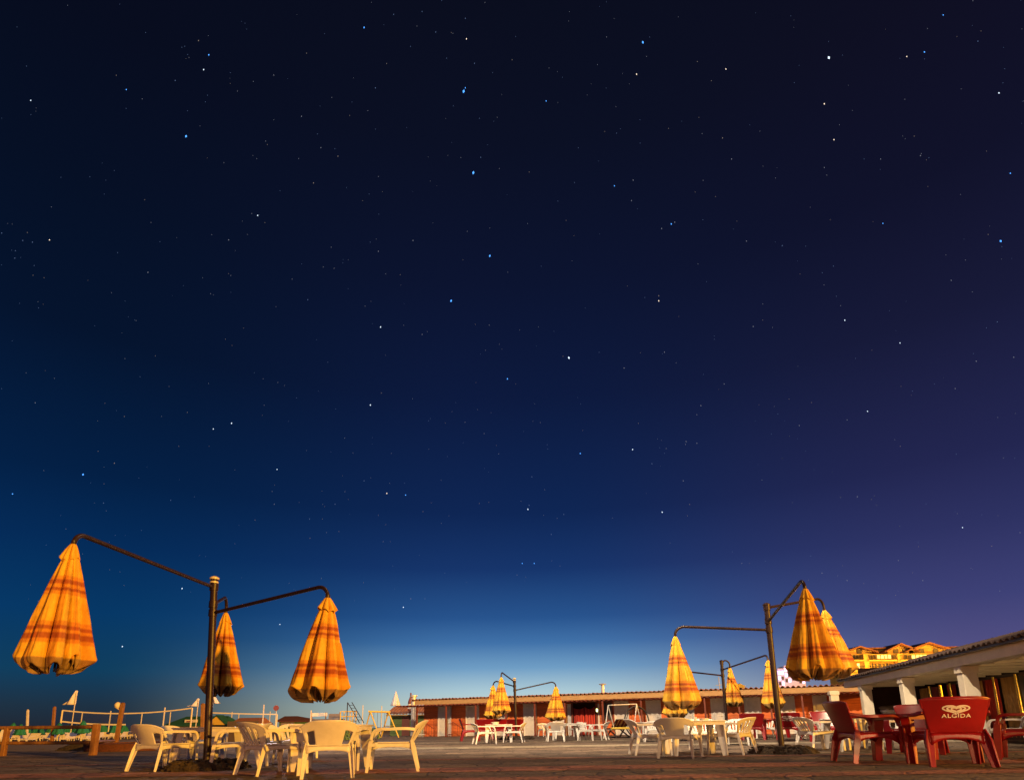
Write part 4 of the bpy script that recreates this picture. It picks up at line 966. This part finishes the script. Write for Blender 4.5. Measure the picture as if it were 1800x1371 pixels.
# closed green beach parasols and white sunbeds
def mk_bp():
    r = thing('beach_parasol', 'closed green beach parasol among the rows on the sand', 'beach parasol', (0, 0, 0), 0, 'closed green parasols in rows on the beach')
    MB().tube([(0, 0, 0), (0, 0, 1.04)], .022, 6).build('pole', 'door', r)
    MB().grid(lambda u, v: ((.03+.30*v**.8*(.75+.25*abs(math.sin(3*2*PI*u))))*math.cos(2*PI*u), (.03+.30*v**.8*(.75+.25*abs(math.sin(6*PI*u))))*math.sin(2*PI*u), 1.04-.62*v), 24, 5, wrap=True).build('canopy', 'greencloth', r, solid=.01)
    return r
def mk_sb():
    r = thing('sunbed', 'white sunbed standing among the green parasols on the sand', 'sunbed', (0, 0, 0), 0, 'white sunbeds in rows on the beach')
    b = MB(); b.box(-.3, .3, -.9, .35, .25, .30); b.build('bed', 'whitecloth', r, smooth=False)
    b = MB(); b.box(-.3, .3, 0, .65, 0, .05, Matrix.Translation((0, .35, .27)) @ Matrix.Rotation(R(48), 4, 'X')); b.build('backrest', 'whitecloth', r, smooth=False)
    for x in (-.26, .26):
        for y in (-.8, .4): b = MB(); b.box(x-.02, x+.02, y-.02, y+.02, 0, .25); b.build('leg', 'door', r, smooth=False)
    return r
bp = mk_bp(); sb_ = mk_sb(); q = random.Random(12); first = True
for j, Y in enumerate((34, 38.5, 43, 48, 54, 61, 69)):
    xl, xr = X_at(-15, Y), X_at(245 if j > 1 else 150, Y); n = int((xr-xl)/1.35)
    for i in range(n+1):
        x = xl+(xr-xl)*i/n+q.uniform(-.2, .2); y = Y+q.uniform(-.4, .4); px = round(proj((x, y, .5))[0])
        if first: bp.location = (x, y, 0); sb_.location = (x+.75, y-.3, 0); sb_.rotation_euler.z = R(20); first = False; continue
        dup(bp, (x, y, 0), q.uniform(0, 6), scale=q.uniform(.85, 1.1)); dup(sb_, (x+.8, y-.3, 0), R(q.uniform(10, 30)), scale=(.75, .9, .62))
# volleyball courts
def net(xa, ya, xb, yb, ysag, low, Y, label):
    pa, pb = P(xa, ya, Y), P(xb, yb, Y); pm_ = P((xa+xb)/2, ysag, Y)
    r = thing('volleyball_net', label, 'volleyball net', (pa.x, Y, 0)); O = Vector((pa.x, Y, 0))
    MB().tube([(0, 0, 0), pa-O], .045, 8).build('post', 'cream', r); MB().tube([(pb.x-O.x, 0, 0), pb-O], .045, 8).build('post', 'cream', r)
    n = 12; top = [lerp(pa-O, pb-O, i/n)-Vector((0, 0, ((pa.z+pb.z)/2-pm_.z)*4*(i/n)*(1-i/n))) for i in range(n+1)]
    MB().sweep(top, [(-.01, -.035), (.01, -.035), (.01, .035), (-.01, .035)], up=(0, 1, 0)).build('top_tape', 'whitecloth', r)
    if low:
        MB().sweep([p-Vector((0, 0, .62)) for p in top[:int(n*.5)+1]], [(-.01, -.04), (.01, -.04), (.01, .04), (-.01, .04)], up=(0, 1, 0)).build('bottom_tape', 'whitecloth', r)
        b = MB()
        for i in range(0, 60): 
            t = i/60*.5*n; k = int(t); p = lerp(top[k], top[k+1], t-k); b.tube([p, p-Vector((0, 0, .62))], .004, 3)
        b.build('netting', 'pole', r)
net(110, 1248, 338, 1244, 1253.5, True, 36, 'long sagging white net tape with posts at the left of the beach')
net(366, 1252, 487, 1255, 1254, False, 38, 'second white net tape right of the near left parasol pole')
for i, (px, yt, Y, lab) in enumerate(((145, 1252, 50, 'thin pale beach pole left of the sagging net middle'), (195, 1249, 48, 'thin pale beach pole just left of the tall timber post'), (250, 1252, 50, 'thin pale beach pole right of the tall timber post'), (290, 1243, 46, 'tallest thin pale beach pole above the green kiosk left end'), (300, 1251, 52, 'short thin pole behind the green kiosk roof'), (408, 1251, 55, 'thin pale pole right of the near left parasol pole, left of the red-tiled roof'), (420, 1254, 56, 'short thin pole over the red-tiled roof'), (464, 1238, 46, 'tall thin pale pole between the two tiled roofs'), (475, 1250, 52, 'short thin pole beside the tall one between the tiled roofs'), (638, 1239, 50, 'pale pole behind the dark ladder'), (671, 1240, 50, 'pale pole above the yellow swing bar'), (547, 1248, 40, 'short pale pole at the left of the grey deck'))):
    p = P(px, yt, Y); b = MB(); b.tube([(0, 0, 0), (0, 0, p.z)], .05 if i in (3, 7) else .04, 6); o = b.build('beach_pole', 'door'); o.location = (p.x, Y, 0); tag(o, lab, 'pole', 'thin pale poles on the beach')
def flag(px, yt, yb, polebottom, wpx, Y, label, skew=-1):
    p = P(px, yt, Y); pb = P(px, yb, Y); r = thing('white_pennant', label, 'flag', (p.x, Y, 0), 0, 'white pennants on the beach')
    MB().tube([(0, 0, 0), (0, 0, p.z)], .03, 6).build('pole', 'door', r)
    w = wpx/F*Y
    MB().grid(lambda u, v: (skew*w*u*v**1.1+.03*math.sin(u*9), .10*math.sin(u*7+v*2), lerp(p.z-.02, pb.z, v)-.10*u*math.sin(v*PI)), 10, 8).build('cloth', 'whitecloth', r, solid=.02)
flag(135, 1213, 1238, 1275, 24, 42, 'white triangular pennant flying above the left fence')
flag(349, 1227, 1241, 1262, 22, 44, 'white pennant just left of the near left parasol pole')
flag(376, 1218, 1236, 1258, 12, 44, 'white pennant just right of the near left parasol pole', 1)
# closed white parasol
p = P(696, 1214, 46); pz = P(696, 1240, 46).z; r = thing('white_closed_parasol', 'closed plain white parasol rising behind the green hut', 'parasol', (p.x, 46, 0))
MB().tube([(0, 0, 0), (0, 0, p.z)], .03, 6).build('pole', 'door', r)
MB().grid(lambda u, v: ((.015+.36*v*(.8+.2*abs(math.sin(8*PI*u))))*math.cos(2*PI*u), (.015+.36*v*(.8+.2*abs(math.sin(8*PI*u))))*math.sin(2*PI*u), lerp(p.z, pz, v)), 32, 6, wrap=True).build('canopy', 'whitecloth', r, solid=.01)
# huts on the beach
def beachhut(xl, xr, yr, ye, Y, roofm, label, ridge_in=(.22, .12), gable=True, wm='cream', sign=False):
    a, c = P(xl, ye, Y), P(xr, ye, Y); zr = Z_at(yr, a.x, Y); w = c.x-a.x; ze = a.z; D = 2.6
    r = thing('beach_kiosk', label, 'kiosk', (a.x, Y, 0), R(-6) if gable else 0)
    b = MB(); b.box(.25, w-.25, .2, D-.2, 0, ze+.02); b.build('wall', wm, r, smooth=False)
    b = MB(); x0, x1 = w*ridge_in[0], w*(1-ridge_in[1])
    b.add([(0, 0, ze), (w, 0, ze), (w, D, ze), (0, D, ze), (x0, D/2, zr), (x1, D/2, zr), (0, 0, ze-.07), (w, 0, ze-.07), (w, D, ze-.07), (0, D, ze-.07)], [(0, 1, 5, 4), (1, 2, 5), (2, 3, 4, 5), (3, 0, 4), (6, 7, 1, 0), (7, 8, 2, 1), (8, 9, 3, 2), (9, 6, 0, 3), (6, 9, 8, 7)])
    b.build('roof', roofm, r, smooth=False)
    b = MB(); b.box(w*.12, w*.45, .17, .197, ze-.5, ze-.1); b.build('hatch', 'greydeck', r, smooth=False)
    if gable:
        gx = w*.72; b = MB(); b.add([(gx, -.35, ze), (w+.1, -.35, ze), ((gx+w+.1)/2, -.35, zr-.04), (gx, .6, ze), (w+.1, .6, ze), ((gx+w+.1)/2, .6, zr-.04)], [(0, 1, 2), (3, 4, 5), (0, 2, 5, 3), (1, 2, 5, 4), (0, 1, 4, 3)]); b.build('gable', 'yellow', r, smooth=False)
        b = MB(); xc = (gx+w+.1)/2
        for s in (0, 1):
            xe = gx-.1 if s == 0 else w+.2
            b.add([(xe, -.42, ze-.04), (xc, -.42, zr), (xc, .7, zr), (xe, .7, ze-.04), (xe, -.42, ze+.02), (xc, -.42, zr+.06), (xc, .7, zr+.06), (xe, .7, ze+.02)], [(0, 1, 2, 3), (4, 5, 6, 7), (0, 1, 5, 4), (1, 2, 6, 5), (2, 3, 7, 6), (3, 0, 4, 7)])
        b.build('gable_roof', roofm, r, smooth=False)
    if sign:
        b = MB(); xs = w*.30; b.box(xs, xs+w*.2, .42, .46, ze+.16, ze+.46); s_ = b.build('sign_board', 'cream', r, smooth=False)
        b = MB(); b.box(xs+w*.03, xs+w*.12, .40, .418, ze+.26, ze+.36); b.build('sign_bar', 'signred', s_, smooth=False)
    return r
beachhut(284, 405, 1259, 1275, 52, 'greenroof', 'green-roofed kiosk with a pale sign board behind the left pole', sign=True)
beachhut(402, 458, 1261, 1272, 50, 'tile', 'small red-tiled hut right of the green-roofed kiosk', (.1, .08), False, 'greydeck')
beachhut(484, 556, 1258, 1267, 52, 'bark', 'low dark red-tiled hut behind the orange-lit chairs', (.08, .6), False, 'green')
# rattan hut wall
g = G(424, 1303); b = MB(); b.box(-.7, .7, 0, .08, 0, .9); o = b.build('rattan_screen', 'grille', smooth=False); o.location = g; tag(o, 'dark rattan screen below the small red-tiled hut', 'screen')
# red disc sign
p = P(486, 1244, 44); r = thing('disc_sign', 'round faded red sign on a thin pole', 'sign', (p.x, 44, 0))
MB().tube([(0, 0, 0), (0, 0, p.z+.2)], .03, 6).build('pole', 'door', r)
b = MB(); b.tube([(0, -.05, p.z), (0, -.09, p.z)], .19, 20); b.build('disc', 'signred', r)
# grey deck structure
a, c = P(546, 1264, 42), P(598, 1264, 42); r = thing('play_deck', 'low grey wooden play deck with rail behind the orange-lit chairs', 'play equipment', (a.x, 42, 0)); w = c.x-a.x
b = MB(); b.box(0, w, 0, 1.2, a.z-.12, a.z+.02); b.build('deck', 'greydeck', r, smooth=False)
for x in (.05, w*.5, w-.05): MB().tube([(x, .05, 0), (x, .05, a.z+.45)], .04, 6).build('post', 'post', r)
b = MB(); b.box(.05, w*.55, .02, .06, a.z+.2, a.z+.42); b.build('side_board', 'cream', r, smooth=False)
b = MB(); b.box(.6*w, w, .0, .06, a.z+.03, a.z+.35); b.build('side_board', 'greydeck', r, smooth=False)
# yellow climbing frame with ladder
a = P(598, 1268, 40); r = thing('climbing_frame', 'yellow climbing frame with a dark sloping ladder beside the play deck', 'play equipment', (a.x, 40, 0))
zt = Z_at(1250, a.x, 40); b = MB()
for x in (0, .4, .8):
    b.tube([(x, 0, 0), (x, 0, zt)], .03, 6); b.tube([(x, .8, 0), (x, .8, zt)], .03, 6)
for z in (zt, zt*.8, zt*.62): b.tube([(0, 0, z), (.8, 0, z)], .025, 6); b.tube([(0, .8, z), (.8, .8, z)], .025, 6); b.tube([(.8, 0, z), (.8, .8, z)], .025, 6)
b.build('bars', 'yellow', r)
b = MB(); t1, t2 = P(611, 1234, 40)-Vector((a.x, 40, 0)), P(632, 1270, 40)-Vector((a.x, 40, 0))
off = Vector((.3, -.1, 0)); b.tube([t1, t2], .025, 6); b.tube([t1+off, t2+off], .025, 6)
for i in range(1, 7): q_ = lerp(t1, t2, i/7); b.tube([q_, q_+off], .015, 5)
b.build('ladder', 'pole', r); MB().tube([(t1.x, t1.y, 0), t1], .03, 6).build('ladder_post', 'pole', r)
# yellow swing set
a = P(651, 1250, 34); c = P(683, 1251, 34); r = thing('yellow_swing_set', 'yellow A-frame playground swing set left of the green hut', 'swing', (a.x, 34, 0)); O = Vector((a.x, 34, 0))
for ap in (a-O, c-O):
    b = MB(); b.tube([ap, (ap.x-.55, .9, 0)], .035, 6); b.tube([ap, (ap.x+.70, -.6, 0)], .035, 6); m_ = lerp(ap, Vector((ap.x-.55, .9, 0)), .55); m2_ = lerp(ap, Vector((ap.x+.7, -.6, 0)), .55); b.tube([m_, m2_], .025, 6); b.build('side_frame', 'yellow', r)
MB().tube([a-O+Vector((-.1, 0, 0)), c-O+Vector((.1, 0, 0))], .05, 8).build('top_bar', 'yellow', r)
for t in (.3, .7):
    p_ = lerp(a-O, c-O, t); b = MB()
    for dx in (-.1, .1): b.tube([(p_.x+dx, 0, p_.z), (p_.x+dx, 0, .38)], .008, 4)
    s_ = b.build('swing_chain', 'pole', r); b = MB(); b.box(p_.x-.13, p_.x+.13, -.08, .08, .34, .38); b.build('swing_seat', 'black', s_, smooth=False)
# low dark hedge strip under the playground
def shrub(x, y, w, h, seed, label):
    q = random.Random(seed); o = thing('low_shrub', label, 'shrub', (x, y, 0), 0, 'low dark shrubs behind the tables')
    b = MB()
    for k in range(520):
        a, e_, rr = q.uniform(0, 2*PI), q.uniform(0, 1), q.uniform(.5, 1)
        c_ = Vector((w*rr*math.cos(a)*math.sqrt(1-e_*e_), w*.5*rr*math.sin(a)*math.sqrt(1-e_*e_), h*e_*rr+.03)); s = q.uniform(.03, .06)
        d_ = Vector((q.uniform(-1, 1), q.uniform(-1, 1), q.uniform(-1, 1))).normalized(); e2 = d_.orthogonal().normalized()
        b.add([c_-d_*s, c_+e2*s*.5, c_+d_*s, c_-e2*s*.5], [(0, 1, 2, 3)])
    b.build('foliage', 'green', o, smooth=False)
    MB().tube([(0, 0, 0), (0, 0, h*.5)], .03, 6).build('stem', 'post', o)
for k, (px, py, w, h, lb) in enumerate(((652, 1299, .5, .5, 'low dark shrub below the yellow swing set'), (540, 1302, .7, .45, 'low dark shrub behind the orange-lit chair back'), (600, 1301, .6, .45, 'low dark shrub below the play deck'), (450, 1303, .5, .4, 'low dark shrub right of the rattan screen'))):
    g = G(px, py); shrub(g.x, g.y, w, h, k, lb)
